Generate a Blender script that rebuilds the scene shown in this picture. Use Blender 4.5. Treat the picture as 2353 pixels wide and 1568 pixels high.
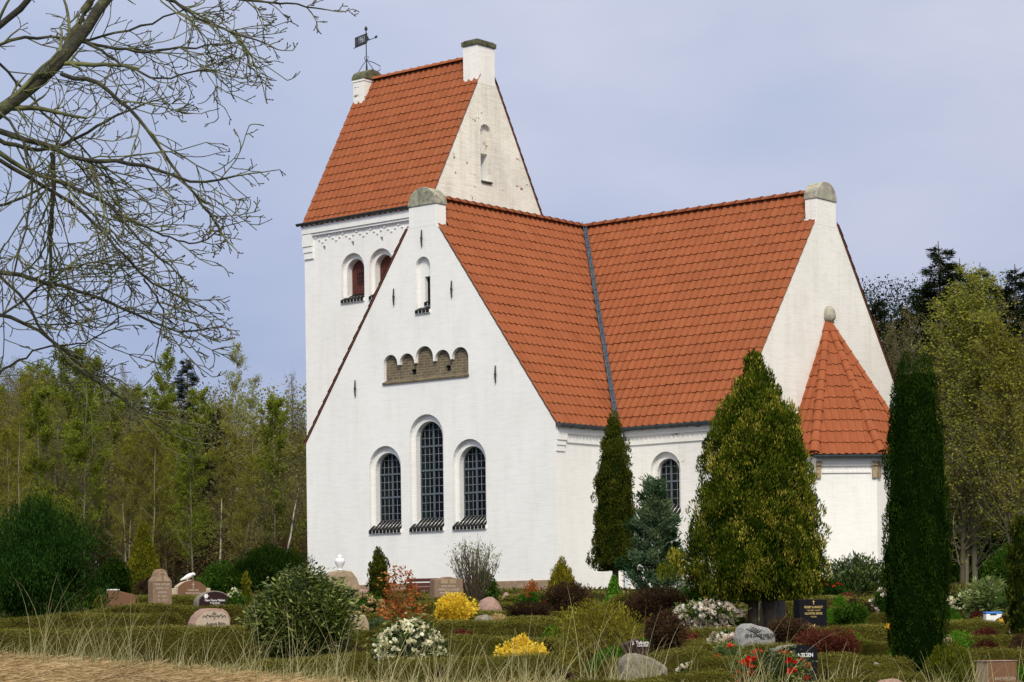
import bpy, bmesh, math
import numpy as np
from mathutils import Vector, Matrix
R = math.radians
for o in list(bpy.data.objects): bpy.data.objects.remove(o)
sc = bpy.context.scene
COL = sc.collection

# ------------------------------------------------------------------ camera
EYE = 1.6
FP, HY, ROLL = 5303.8, 1421.66, -0.01302          # focal length / eye level in a 2353 x 1568 picture
cam = bpy.data.cameras.new('camera'); cam_o = bpy.data.objects.new('camera', cam); COL.objects.link(cam_o)
cam.sensor_width = 36; cam.lens = FP/2353*36
cam.shift_y = (HY-784)/2353
cam.clip_start = 0.5; cam.clip_end = 3000
cam_o.location = (0, 0, EYE)
cam_o.rotation_euler = (Matrix.Rotation(R(90), 4, 'X') @ Matrix.Rotation(math.atan(ROLL), 4, 'Z')).to_euler()
sc.camera = cam_o
sc.render.resolution_x = 1024; sc.render.resolution_y = 682

# ------------------------------------------------------------------ sky, sun, exposure
SUN = Vector((0.04, -0.74, 0.67)).normalized()     # towards the sun
w = bpy.data.worlds.new("World"); sc.world = w; w.use_nodes = True
nt = w.node_tree; nt.nodes.clear()
def N(nt, t, **k):
    n = nt.nodes.new(t)
    for a, b in k.items(): setattr(n, a, b)
    return n
out = N(nt, 'ShaderNodeOutputWorld'); bg = N(nt, 'ShaderNodeBackground'); bg.inputs['Strength'].default_value = 0.1
sky = N(nt, 'ShaderNodeTexSky'); sky.sky_type = 'NISHITA'; sky.sun_disc = False
sky.sun_elevation = math.asin(SUN.z); sky.sun_rotation = math.atan2(SUN.x, SUN.y)
sky.air_density = 1.3; sky.dust_density = 2.5
tc = N(nt, 'ShaderNodeTexCoord'); sep = N(nt, 'ShaderNodeSeparateXYZ')
nt.links.new(tc.outputs['Generated'], sep.inputs[0])
def ramp(nt, stops, src=None):
    r = N(nt, 'ShaderNodeValToRGB'); e = r.color_ramp.elements
    while len(e) < len(stops): e.new(0.5)
    for q, (p, c) in zip(e, stops): q.position = p; q.color = (*c, 1)
    if src is not None: nt.links.new(src, r.inputs[0])
    return r
# an overcast veil: slate blue low down, paler towards the right, bright overhead and behind
elev = ramp(nt, [(0.0, (3.1, 3.7, 5.5)), (0.09, (3.55, 4.15, 6.05)), (0.2, (4.3, 4.8, 6.5)), (0.33, (5.2, 5.55, 6.9)), (0.7, (9.2, 9.0, 8.4)), (1, (10.0, 9.6, 8.7))], sep.outputs['Z'])
mr = N(nt, 'ShaderNodeMapRange'); nt.links.new(sep.outputs['X'], mr.inputs[0])
mr.inputs[1].default_value = -0.22; mr.inputs[2].default_value = 0.22; mr.inputs[3].default_value = 0; mr.inputs[4].default_value = 1
nz = N(nt, 'ShaderNodeTexNoise'); nz.inputs['Scale'].default_value = 6.5; nz.inputs['Detail'].default_value = 6; nz.inputs['Roughness'].default_value = 0.5
mp = N(nt, 'ShaderNodeMapping'); mp.inputs['Scale'].default_value = (1, 1, 2.2); nt.links.new(tc.outputs['Generated'], mp.inputs[0]); nt.links.new(mp.outputs[0], nz.inputs['Vector'])
tintr = ramp(nt, [(0, (0.95, 0.97, 1.0)), (1, (1.15, 1.09, 1.02))], mr.outputs[0])
cl = ramp(nt, [(0.32, (0.88, 0.92, 0.96)), (0.68, (1.12, 1.09, 1.05))], nz.outputs['Fac'])
def mul(nt, a, b, t='MULTIPLY', f=1.0):
    m = N(nt, 'ShaderNodeMix', data_type='RGBA', blend_type=t); m.inputs[0].default_value = f
    for s, k in ((a, 6), (b, 7)):
        if isinstance(s, tuple): m.inputs[k].default_value = (*s, 1)
        else: nt.links.new(s, m.inputs[k])
    return m.outputs[2]
veil = mul(nt, mul(nt, elev.outputs[0], tintr.outputs[0]), cl.outputs[0])
back = N(nt, 'ShaderNodeMapRange'); nt.links.new(sep.outputs['Y'], back.inputs[0])
back.inputs[1].default_value = 0.3; back.inputs[2].default_value = -0.8; back.inputs[3].default_value = 1; back.inputs[4].default_value = 1.25
sc2 = N(nt, 'ShaderNodeVectorMath', operation='SCALE'); nt.links.new(veil, sc2.inputs[0]); nt.links.new(back.outputs[0], sc2.inputs['Scale'])
fin = mul(nt, sky.outputs[0], sc2.outputs[0], 'MIX', 0.93)
nt.links.new(fin, bg.inputs[0]); nt.links.new(bg.outputs[0], out.inputs[0])

sun = bpy.data.lights.new('sun', 'SUN'); sun.energy = 2.55; sun.angle = R(12); sun.color = (1.0, 0.94, 0.83)
so = bpy.data.objects.new('sun', sun); COL.objects.link(so); so.rotation_euler = SUN.to_track_quat('Z', 'Y').to_euler()
so.location = (0, -20, 40)
sc.view_settings.view_transform = 'Standard'; sc.view_settings.look = 'None'
sc.view_settings.exposure = 0.2; sc.view_settings.gamma = 1; sc.view_settings.use_curve_mapping = False

# ------------------------------------------------------------------ helpers
def ray(u, v):
    a, b = u-1176.5, v-HY
    return np.array([(a+ROLL*b)/FP, 1.0, -(b-ROLL*a)/FP])
def at(u, v, Y):                       # world point seen at pixel (u, v) at depth Y
    d = ray(u, v)*Y; return np.array([d[0], Y, d[2]+EYE])
def smooth(x, a, b):
    t = np.clip((x-a)/(b-a), 0, 1); return t*t*(3-2*t)
def ground(X, Y):
    X = np.asarray(X, float); Y = np.asarray(Y, float)
    g = np.interp(Y, [0, 10, 24, 58, 66, 90, 400], [-.02, .35, .95, 2.30, 2.36, 2.9, 3.3])
    amp = np.interp(X, [-4.2, -3.0, -1.3, 0, 4.2], [.62, .50, .33, .27, .16])
    d = Y-19.0
    s = np.where(d > 0, np.exp(-(d/1.0)**2), np.exp(-(d/2.6)**2))
    g = g+amp*s+0.012*np.sin(X*2.1+Y*.7)+.01*np.sin(X*.9-Y*1.3)
    return g
def gz(X, Y): return float(ground(X, Y))
def dep(py, h=.40): return (1.603-h)/(.0397+(py-1421)/5304)+.85

def new_obj(name, me, mats, parent=None):
    o = bpy.data.objects.new(name, me); COL.objects.link(o)
    for m in (mats if isinstance(mats, (list, tuple)) else [mats]): me.materials.append(m)
    if parent is not None: o.parent = parent
    return o
def tag(o, label=None, cat=None, group=None, kind=None):
    if label: o['label'] = label
    if cat: o['category'] = cat
    if group: o['group'] = group
    if kind: o['kind'] = kind
    return o
def empty(name, loc, rz=0, **k):
    o = bpy.data.objects.new(name, None); COL.objects.link(o); o.location = loc; o.rotation_euler = (0, 0, rz)
    o.empty_display_size = .2
    return tag(o, **k)
def mesh_np(name, V, Q, tint=None, smooth_=False):
    """V (n,3); Q (m,k) all faces with the same k"""
    V = np.ascontiguousarray(V, np.float32); Q = np.ascontiguousarray(Q, np.int32)
    me = bpy.data.meshes.new(name); me.vertices.add(len(V)); me.vertices.foreach_set('co', V.ravel())
    k = Q.shape[1]; me.loops.add(Q.size); me.loops.foreach_set('vertex_index', Q.ravel())
    me.polygons.add(len(Q)); me.polygons.foreach_set('loop_start', np.arange(0, Q.size, k, dtype=np.int32))
    try: me.polygons.foreach_set('loop_total', np.full(len(Q), k, np.int32))
    except Exception: pass
    if smooth_: me.polygons.foreach_set('use_smooth', np.ones(len(Q), bool))
    me.update(calc_edges=True)
    if tint is not None:
        a = me.attributes.new('tint', 'FLOAT', 'POINT'); a.data.foreach_set('value', np.ascontiguousarray(tint, np.float32))
    return me
class MB:
    """collects polygons of one mesh"""
    def __init__(s): s.v = []; s.f = []
    def add(s, vs, fs):
        b = len(s.v); s.v += [tuple(map(float, p)) for p in vs]; s.f += [tuple(i+b for i in f) for f in fs]; return s
    def box(s, x0, x1, y0, y1, z0, z1):
        return s.add([(x0,y0,z0),(x1,y0,z0),(x1,y1,z0),(x0,y1,z0),(x0,y0,z1),(x1,y0,z1),(x1,y1,z1),(x0,y1,z1)],
                     [(0,3,2,1),(4,5,6,7),(0,1,5,4),(1,2,6,5),(2,3,7,6),(3,0,4,7)])
    def prism(s, poly, axis, a, b):
        """poly in the two other axes (x,z) for axis y, (y,z) for axis x, (x,y) for z"""
        n = len(poly)
        def P(p, t): return (t, p[0], p[1]) if axis == 0 else ((p[0], t, p[1]) if axis == 1 else (p[0], p[1], t))
        area = sum(poly[i][0]*poly[(i+1) % n][1]-poly[(i+1) % n][0]*poly[i][1] for i in range(n))
        if (area < 0): poly = poly[::-1]
        flip = axis == 1
        vs = [P(p, a) for p in poly]+[P(p, b) for p in poly]
        fs = [tuple(range(n))[::-1], tuple(range(n, 2*n))]+[(i, (i+1) % n, (i+1) % n+n, i+n) for i in range(n)]
        if flip: fs = [f[::-1] for f in fs]
        return s.add(vs, fs)
    def tube(s, pts, r, k=6, closed_ends=True):
        pts = [Vector(p) for p in pts]; n = len(pts); rr = r if isinstance(r, (list, tuple, np.ndarray)) else [r]*n
        vs = []; up = Vector((.13, .21, 1))
        for i, p in enumerate(pts):
            d = (pts[min(i+1, n-1)]-pts[max(i-1, 0)]).normalized()
            a = d.cross(up)
            if a.length < .05: a = d.cross(Vector((1, .2, 0)))
            a.normalize(); b = d.cross(a)
            for j in range(k):
                t = 2*math.pi*j/k; vs.append(p+(a*math.cos(t)+b*math.sin(t))*rr[i])
        fs = [(i*k+j, i*k+(j+1) % k, (i+1)*k+(j+1) % k, (i+1)*k+j) for i in range(n-1) for j in range(k)]
        if closed_ends: fs += [tuple(range(k))[::-1], tuple(range((n-1)*k, n*k))]
        return s.add(vs, fs)
    def lathe(s, prof, c=(0, 0, 0), k=20):
        vs = []; n = len(prof)
        for (r, z) in prof:
            for j in range(k):
                t = 2*math.pi*j/k; vs.append((c[0]+r*math.cos(t), c[1]+r*math.sin(t), c[2]+z))
        fs = [(i*k+j, i*k+(j+1) % k, (i+1)*k+(j+1) % k, (i+1)*k+j) for i in range(n-1) for j in range(k)]
        fs += [tuple(range(k))[::-1], tuple(range((n-1)*k, n*k))]
        return s.add(vs, fs)
    def mesh(s, name, smooth_=False):
        me = bpy.data.meshes.new(name); me.from_pydata(s.v, [], s.f); me.update()
        if smooth_: me.polygons.foreach_set('use_smooth', [True]*len(me.polygons))
        return me
    def build(s, name, mat, parent=None, smooth_=False, bevel=0):
        me = s.mesh(name, smooth_); o = new_obj(name, me, mat, parent)
        if bevel:
            bm = bmesh.new(); bm.from_mesh(me); bmesh.ops.remove_doubles(bm, verts=bm.verts, dist=1e-5)
            bmesh.ops.bevel(bm, geom=[e for e in bm.edges if len(e.link_faces) == 2 and e.calc_face_angle(0) > .6], offset=bevel, segments=2, affect='EDGES', profile=.5)
            bm.to_mesh(me); bm.free()
        return o
def arch_poly(cx, z0, r, top, n=14, hw=None):
    hw = hw or r; sp = top-r
    return [(cx-hw, z0), (cx+hw, z0)]+[(cx+hw*math.cos(math.pi*i/n), sp+r*math.sin(math.pi*i/n)) for i in range(n+1)]
def fix_normals(me):
    bm = bmesh.new(); bm.from_mesh(me); bmesh.ops.remove_doubles(bm, verts=bm.verts, dist=1e-5)
    bmesh.ops.recalc_face_normals(bm, faces=bm.faces); bm.to_mesh(me); bm.free()
def carve(o, cutters):
    """subtract a list of MB solids from o (each MB may hold several separate solids)"""
    fix_normals(o.data); tmp = []
    for c in cutters:
        me = c.mesh('cut'); fix_normals(me); co = bpy.data.objects.new('cut', me); COL.objects.link(co); co.matrix_world = o.matrix_world; co.parent = o.parent; tmp.append(co)
        m = o.modifiers.new('b', 'BOOLEAN'); m.operation = 'DIFFERENCE'; m.solver = 'EXACT'; m.object = co
    bpy.context.view_layer.update(); dg = bpy.context.evaluated_depsgraph_get()
    me = bpy.data.meshes.new_from_object(o.evaluated_get(dg)); mats = list(o.data.materials)
    o.modifiers.clear(); me.materials.clear()
    for m in mats: me.materials.append(m)
    o.data = me
    for c in tmp: bpy.data.objects.remove(c)
def text(s, size, mat, parent, loc, rot=(R(90), 0, 0), name='lettering', ext=.002, align='CENTER', sx=1.0, shear=0):
    cu = bpy.data.curves.new('t', 'FONT'); cu.body = s; cu.size = size; cu.extrude = ext; cu.align_x = align; cu.align_y = 'CENTER'; cu.resolution_u = 2; cu.shear = shear
    cu.space_line = 1.1; cu.offset = size*.012
    o = bpy.data.objects.new('t', cu); COL.objects.link(o); bpy.context.view_layer.update()
    me = bpy.data.meshes.new_from_object(o.evaluated_get(bpy.context.evaluated_depsgraph_get())); bpy.data.objects.remove(o)
    me.transform(Matrix.Diagonal((sx, 1, 1, 1))); n = new_obj(name, me, mat, parent); n.location = loc; n.rotation_euler = rot
    return n

# ------------------------------------------------------------------ materials
def mat(name):
    m = bpy.data.materials.new(name); m.use_nodes = True; nt = m.node_tree
    return m, nt, nt.nodes['Principled BSDF']
def plain(name, c, rough=.6, noise=.12, scale=9, bump=.0, metal=0, spec=.4, c2=None, bscale=None):
    m, nt, b = mat(name); b.inputs['Roughness'].default_value = rough; b.inputs['Metallic'].default_value = metal; b.inputs['Specular IOR Level'].default_value = spec
    tc = N(nt, 'ShaderNodeTexCoord'); nz = N(nt, 'ShaderNodeTexNoise'); nz.inputs['Scale'].default_value = scale; nz.inputs['Detail'].default_value = 6; nz.inputs['Roughness'].default_value = .62
    nt.links.new(tc.outputs['Object'], nz.inputs['Vector'])
    lo = tuple(x*(1-noise*1.6) for x in c); hi = tuple(min(1, x*(1+noise)) for x in (c2 or c))
    r = ramp(nt, [(.3, lo), (.7, hi)], nz.outputs['Fac']); nt.links.new(r.outputs[0], b.inputs['Base Color'])
    if bump:
        bp = N(nt, 'ShaderNodeBump'); bp.inputs['Strength'].default_value = bump; bp.inputs['Distance'].default_value = .02
        n2 = N(nt, 'ShaderNodeTexNoise'); n2.inputs['Scale'].default_value = bscale or scale*4; n2.inputs['Detail'].default_value = 8; nt.links.new(tc.outputs['Object'], n2.inputs['Vector'])
        nt.links.new(n2.outputs['Fac'], bp.inputs['Height']); nt.links.new(bp.outputs[0], b.inputs['Normal'])
    return m
def brickvec(nt):
    tc = N(nt, 'ShaderNodeTexCoord'); s = N(nt, 'ShaderNodeSeparateXYZ'); nt.links.new(tc.outputs['Object'], s.inputs[0])
    a = N(nt, 'ShaderNodeMath', operation='ADD'); nt.links.new(s.outputs['X'], a.inputs[0]); nt.links.new(s.outputs['Y'], a.inputs[1])
    c = N(nt, 'ShaderNodeCombineXYZ'); nt.links.new(a.outputs[0], c.inputs['X']); nt.links.new(s.outputs['Z'], c.inputs['Y'])
    return tc, c
def whitewash(name, c, worn=0.0, dirt=.05):
    m, nt, b = mat(name); b.inputs['Roughness'].default_value = .85; b.inputs['Specular IOR Level'].default_value = .2
    tc, v = brickvec(nt)
    br = N(nt, 'ShaderNodeTexBrick'); nt.links.new(v.outputs[0], br.inputs['Vector']); br.inputs['Scale'].default_value = 1
    br.inputs['Brick Width'].default_value = .24; br.inputs['Row Height'].default_value = .077; br.inputs['Mortar Size'].default_value = .011; br.inputs['Mortar Smooth'].default_value = .6
    br.inputs['Color1'].default_value = (1, 1, 1, 1); br.inputs['Color2'].default_value = (.55, .55, .55, 1); br.inputs['Mortar'].default_value = (.0, .0, .0, 1); br.inputs['Bias'].default_value = 0
    n1 = N(nt, 'ShaderNodeTexNoise'); n1.inputs['Scale'].default_value = .55; n1.inputs['Detail'].default_value = 7; n1.inputs['Roughness'].default_value = .6; nt.links.new(tc.outputs['Object'], n1.inputs['Vector'])
    mp = N(nt, 'ShaderNodeMapping'); mp.inputs['Scale'].default_value = (2.2, 13, 1); nt.links.new(v.outputs[0], mp.inputs[0])
    n2 = N(nt, 'ShaderNodeTexNoise'); n2.inputs['Scale'].default_value = 1; n2.inputs['Detail'].default_value = 5; nt.links.new(mp.outputs[0], n2.inputs['Vector'])
    r1 = ramp(nt, [(.25, tuple(x*(1-dirt*2.2) for x in c)), (.6, c)], n1.outputs['Fac'])
    r2 = ramp(nt, [(.28, (1-dirt*1.6,)*3), (.55, (1, 1, 1))], n2.outputs['Fac'])
    mp3 = N(nt, 'ShaderNodeMapping'); mp3.inputs['Scale'].default_value = (3.2, .35, 1); nt.links.new(v.outputs[0], mp3.inputs[0])
    n3_ = N(nt, 'ShaderNodeTexNoise'); n3_.inputs['Scale'].default_value = 1; n3_.inputs['Detail'].default_value = 6; n3_.inputs['Roughness'].default_value = .7; nt.links.new(mp3.outputs[0], n3_.inputs['Vector'])
    r3_ = ramp(nt, [(.33, (1-dirt*1.5, 1-dirt*1.6, 1-dirt*2.1)), (.52, (1, 1, 1))], n3_.outputs['Fac'])
    col = mul(nt, mul(nt, r1.outputs[0], r2.outputs[0]), r3_.outputs[0])
    jr = ramp(nt, [(0, (.985-worn*.16, .985-worn*.165, .983-worn*.19)), (.5, (1, 1, 1))], br.outputs['Color'])
    col = mul(nt, col, jr.outputs[0])
    if worn:
        def patch(scale, lo, hi, colr, c0):
            mpp = N(nt, 'ShaderNodeMapping'); mpp.inputs['Scale'].default_value = (1/.24, 1/.077, 1); nt.links.new(v.outputs[0], mpp.inputs[0])
            fl = N(nt, 'ShaderNodeVectorMath', operation='FLOOR'); nt.links.new(mpp.outputs[0], fl.inputs[0])
            wn = N(nt, 'ShaderNodeTexWhiteNoise'); wn.noise_dimensions = '3D'; ad = N(nt, 'ShaderNodeVectorMath', operation='ADD'); ad.inputs[1].default_value = (scale, 3, 1); nt.links.new(fl.outputs[0], ad.inputs[0]); nt.links.new(ad.outputs[0], wn.inputs['Vector'])
            n3 = N(nt, 'ShaderNodeTexNoise'); n3.inputs['Scale'].default_value = .8; nt.links.new(tc.outputs['Object'], n3.inputs['Vector'])
            n4 = N(nt, 'ShaderNodeTexNoise'); n4.inputs['Scale'].default_value = 14; n4.inputs['Detail'].default_value = 4; nt.links.new(tc.outputs['Object'], n4.inputs['Vector'])
            a = N(nt, 'ShaderNodeMath', operation='ADD'); nt.links.new(wn.outputs['Value'], a.inputs[0]); nt.links.new(n3.outputs['Fac'], a.inputs[1])
            g = N(nt, 'ShaderNodeMath', operation='GREATER_THAN'); g.inputs[1].default_value = hi; nt.links.new(a.outputs[0], g.inputs[0])
            g2 = N(nt, 'ShaderNodeMath', operation='GREATER_THAN'); g2.inputs[1].default_value = lo; nt.links.new(n4.outputs['Fac'], g2.inputs[0])
            f = N(nt, 'ShaderNodeMath', operation='MULTIPLY'); nt.links.new(g.outputs[0], f.inputs[0]); nt.links.new(g2.outputs[0], f.inputs[1])
            mm = N(nt, 'ShaderNodeMix', data_type='RGBA'); nt.links.new(f.outputs[0], mm.inputs[0]); nt.links.new(c0, mm.inputs[6]); mm.inputs[7].default_value = (*colr, 1)
            return mm.outputs[2]
        col = patch(1.7, .52, 1.595-.13*worn, (.20, .16, .11), col)
        col = patch(9.3, .44, 1.665-.06*worn, (.33, .14, .08), col)
    nt.links.new(col, b.inputs['Base Color'])
    bp = N(nt, 'ShaderNodeBump'); bp.inputs['Strength'].default_value = .16; bp.inputs['Distance'].default_value = .008
    n5 = N(nt, 'ShaderNodeTexNoise'); n5.inputs['Scale'].default_value = 22; n5.inputs['Detail'].default_value = 4; nt.links.new(tc.outputs['Object'], n5.inputs['Vector'])
    ad = N(nt, 'ShaderNodeMath', operation='MULTIPLY_ADD'); nt.links.new(br.outputs['Color'], ad.inputs[0]); ad.inputs[1].default_value = .7; nt.links.new(n5.outputs['Fac'], ad.inputs[2])
    nt.links.new(ad.outputs[0], bp.inputs['Height']); nt.links.new(bp.outputs[0], b.inputs['Normal'])
    return m
def tilemat(name, c):
    m, nt, b = mat(name); b.inputs['Roughness'].default_value = .75; b.inputs['Specular IOR Level'].default_value = .12
    uv = N(nt, 'ShaderNodeUVMap'); fl = N(nt, 'ShaderNodeVectorMath', operation='FLOOR'); nt.links.new(uv.outputs[0], fl.inputs[0])
    wn = N(nt, 'ShaderNodeTexWhiteNoise'); wn.noise_dimensions = '2D'; nt.links.new(fl.outputs[0], wn.inputs['Vector'])
    r = ramp(nt, [(0, tuple(x*.92 for x in c)), (.4, tuple(x*.99 for x in c)), (.8, tuple(x*1.02 for x in c)), (1, (c[0]*1.03, c[1]*1.09, c[2]*1.1))], wn.outputs['Value'])
    tc = N(nt, 'ShaderNodeTexCoord'); nz = N(nt, 'ShaderNodeTexNoise'); nz.inputs['Scale'].default_value = .9; nz.inputs['Detail'].default_value = 8; nz.inputs['Roughness'].default_value = .65; nt.links.new(tc.outputs['Object'], nz.inputs['Vector'])
    r2 = ramp(nt, [(.3, (.89, .89, .89)), (.68, (1.05, 1.03, 1.03))], nz.outputs['Fac'])
    sp = N(nt, 'ShaderNodeTexNoise'); sp.inputs['Scale'].default_value = 30; sp.inputs['Detail'].default_value = 3; nt.links.new(tc.outputs['Object'], sp.inputs['Vector'])
    r3 = ramp(nt, [(.35, (.88, .87, .86)), (.6, (1.03, 1.03, 1.03))], sp.outputs['Fac'])
    nt.links.new(mul(nt, mul(nt, r.outputs[0], r2.outputs[0]), r3.outputs[0]), b.inputs['Base Color'])
    return m
def leafmat(name, stops, rough=.9, trans=.30, spec=0.0):
    m, nt, b = mat(name); b.inputs['Roughness'].default_value = rough; b.inputs['Specular IOR Level'].default_value = spec
    a = N(nt, 'ShaderNodeAttribute', attribute_name='tint')
    n = len(stops); r = ramp(nt, [(i/(n-1), c) for i, c in enumerate(stops)], a.outputs['Fac'])
    nt.links.new(r.outputs[0], b.inputs['Base Color'])
    if trans:
        t = N(nt, 'ShaderNodeBsdfTranslucent'); nt.links.new(r.outputs[0], t.inputs[0]); mx = N(nt, 'ShaderNodeMixShader'); mx.inputs[0].default_value = trans
        o = nt.nodes['Material Output']; nt.links.new(b.outputs[0], mx.inputs[1]); nt.links.new(t.outputs[0], mx.inputs[2]); nt.links.new(mx.outputs[0], o.inputs[0])
    return m
def brickmat(name, c1, c2, mortar, bw=.24, rh=.077, ms=.012, rough=.8):
    m, nt, b = mat(name); b.inputs['Roughness'].default_value = rough
    tc, v = brickvec(nt); br = N(nt, 'ShaderNodeTexBrick'); nt.links.new(v.outputs[0], br.inputs['Vector']); br.inputs['Scale'].default_value = 1
    br.inputs['Brick Width'].default_value = bw; br.inputs['Row Height'].default_value = rh; br.inputs['Mortar Size'].default_value = ms
    br.inputs['Color1'].default_value = (*c1, 1); br.inputs['Color2'].default_value = (*c2, 1); br.inputs['Mortar'].default_value = (*mortar, 1)
    nz = N(nt, 'ShaderNodeTexNoise'); nz.inputs['Scale'].default_value = 6; nz.inputs['Detail'].default_value = 6; nt.links.new(tc.outputs['Object'], nz.inputs['Vector'])
    r2 = ramp(nt, [(.3, (.62, .62, .62)), (.7, (1.15, 1.15, 1.15))], nz.outputs['Fac']); nt.links.new(mul(nt, br.outputs['Color'], r2.outputs[0]), b.inputs['Base Color'])
    return m

WHITE = whitewash('whitewashed_brick', (.83, .825, .80), 0, .035)
WORN = whitewash('weathered_whitewash', (.84, .805, .71), .6, .10)
WORN2 = whitewash('aged_whitewash', (.85, .83, .78), .12, .055)
WORN3 = whitewash('clean_apse_whitewash', (.85, .835, .79), 0, .04)
TILE = tilemat('clay_pantile', (.280, .086, .035))
TILE2 = tilemat('clay_pantile_apse', (.29, .086, .035))
LEAD = plain('lead_sheet', (.11, .145, .19), .5, .15, 6, metal=.1)
ZINC = plain('zinc_gutter', (.060, .072, .078), .6, .15, 5, spec=.2)
DARKZ = plain('dark_gutter', (.035, .045, .045), .5, .2, 5)
CEMENT = plain('lichened_cement', (.235, .225, .15), .9, .35, 7, .5, c2=(.33, .32, .25))
CEMENT2 = plain('pale_cement', (.36, .34, .27), .9, .3, 5, .4)
SLATE = plain('mossy_dark_cap', (.05, .055, .04), .8, .5, 6, .3, c2=(.10, .10, .05))
IRON = plain('black_iron', (.025, .026, .028), .55, .2, 8)
GLAZED = brickmat('black_glazed_brick', (.018, .018, .02), (.028, .027, .028), (.45, .44, .42), bw=.105, rh=.12, ms=.012, rough=.25)
FRIEZE = brickmat('raw_brown_brick', (.115, .088, .048), (.17, .13, .07), (.23, .19, .13))
SANDB = plain('yellow_sandstone', (.34, .26, .16), .85, .35, 12, .4)
PLINTH = plain('granite_plinth', (.30, .21, .14), .85, .2, 6, .4)
FRAME = plain('blue_grey_frame', (.095, .12, .14), .5, .1, 5)
LEADBAR = plain('glazing_bar', (.22, .24, .25), .5, .1, 5)
SHUTTER = plain('oxblood_wood', (.10, .022, .014), .6, .3, 10)
BLACK = plain('dark_interior', (.006, .006, .007), .9, .1)
def glassmat():
    m, nt, b = mat('window_glass'); nt.nodes.remove(b); o = nt.nodes['Material Output']
    t = N(nt, 'ShaderNodeBsdfTransparent'); t.inputs[0].default_value = (.36, .42, .41, 1); g = N(nt, 'ShaderNodeBsdfGlossy'); g.inputs['Roughness'].default_value = .08; g.inputs[0].default_value = (.8, .85, .9, 1)
    mx = N(nt, 'ShaderNodeMixShader'); mx.inputs[0].default_value = .016; nt.links.new(t.outputs[0], mx.inputs[1]); nt.links.new(g.outputs[0], mx.inputs[2]); nt.links.new(mx.outputs[0], o.inputs[0])
    return m
GLASS = glassmat()

# ------------------------------------------------------------------ ground
def build_ground():
    xs = np.concatenate([np.linspace(-400, -32, 24), np.arange(-30, 30, .3), np.linspace(30, 400, 24)])
    ys = np.concatenate([np.arange(-6, 14, 1.0), np.arange(14, 26, .15), np.arange(26, 70, .5), np.arange(70, 130, 3), np.linspace(130, 1200, 30)])
    X, Y = np.meshgrid(xs, ys); Z = ground(X, Y)
    rg = np.random.default_rng(5); Z = Z+rg.normal(0, .012, Z.shape)*((Y > 14) & (Y < 26))
    V = np.stack([X.ravel(), Y.ravel(), Z.ravel()], 1); nx = len(xs); i = np.arange(len(V)).reshape(X.shape)
    Q = np.stack([i[:-1, :-1].ravel(), i[:-1, 1:].ravel(), i[1:, 1:].ravel(), i[1:, :-1].ravel()], 1)
    m, nt, b = mat('ground'); b.inputs['Roughness'].default_value = .95; b.inputs['Specular IOR Level'].default_value = .1
    tc = N(nt, 'ShaderNodeTexCoord'); s = N(nt, 'ShaderNodeSeparateXYZ'); nt.links.new(tc.outputs['Object'], s.inputs[0])
    nz = N(nt, 'ShaderNodeTexNoise'); nz.inputs['Scale'].default_value = 3; nz.inputs['Detail'].default_value = 8; nt.links.new(tc.outputs['Object'], nz.inputs['Vector'])
    straw = ramp(nt, [(.3, (.18, .12, .06)), (.5, (.33, .23, .12)), (.7, (.46, .34, .19))], nz.outputs['Fac'])
    soil = ramp(nt, [(.3, (.022, .020, .010)), (.55, (.050, .046, .022)), (.75, (.085, .085, .035))], nz.outputs['Fac'])
    lawn = ramp(nt, [(.3, (.06, .12, .02)), (.7, (.12, .20, .045))], nz.outputs['Fac'])
    def mixf(a, b, sock, lo, hi):
        r = N(nt, 'ShaderNodeMapRange'); r.interpolation_type = 'SMOOTHSTEP'; nt.links.new(sock, r.inputs[0]); r.inputs[1].default_value = lo; r.inputs[2].default_value = hi
        mm = N(nt, 'ShaderNodeMix', data_type='RGBA'); nt.links.new(r.outputs[0], mm.inputs[0]); nt.links.new(a, mm.inputs[6]); nt.links.new(b, mm.inputs[7]); return mm.outputs[2]
    # wobble the borders
    ad = N(nt, 'ShaderNodeMath', operation='MULTIPLY_ADD'); nt.links.new(nz.outputs['Fac'], ad.inputs[0]); ad.inputs[1].default_value = .8; nt.links.new(s.outputs['Y'], ad.inputs[2])
    col = mixf(mixf(lawn.outputs[0], straw.outputs[0], ad.outputs[0], 17.35, 17.6), soil.outputs[0], ad.outputs[0], 20.3, 20.9)
    nt.links.new(col, b.inputs['Base Color'])
    bp = N(nt, 'ShaderNodeBump'); bp.inputs['Strength'].default_value = .8; bp.inputs['Distance'].default_value = .05
    n2 = N(nt, 'ShaderNodeTexNoise'); n2.inputs['Scale'].default_value = 14; n2.inputs['Detail'].default_value = 8; nt.links.new(tc.outputs['Object'], n2.inputs['Vector']); nt.links.new(n2.outputs['Fac'], bp.inputs['Height']); nt.links.new(bp.outputs[0], b.inputs['Normal'])
    o = new_obj('ground', mesh_np('ground', V, Q, smooth_=True), m); o['kind'] = 'structure'
build_ground()

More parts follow.
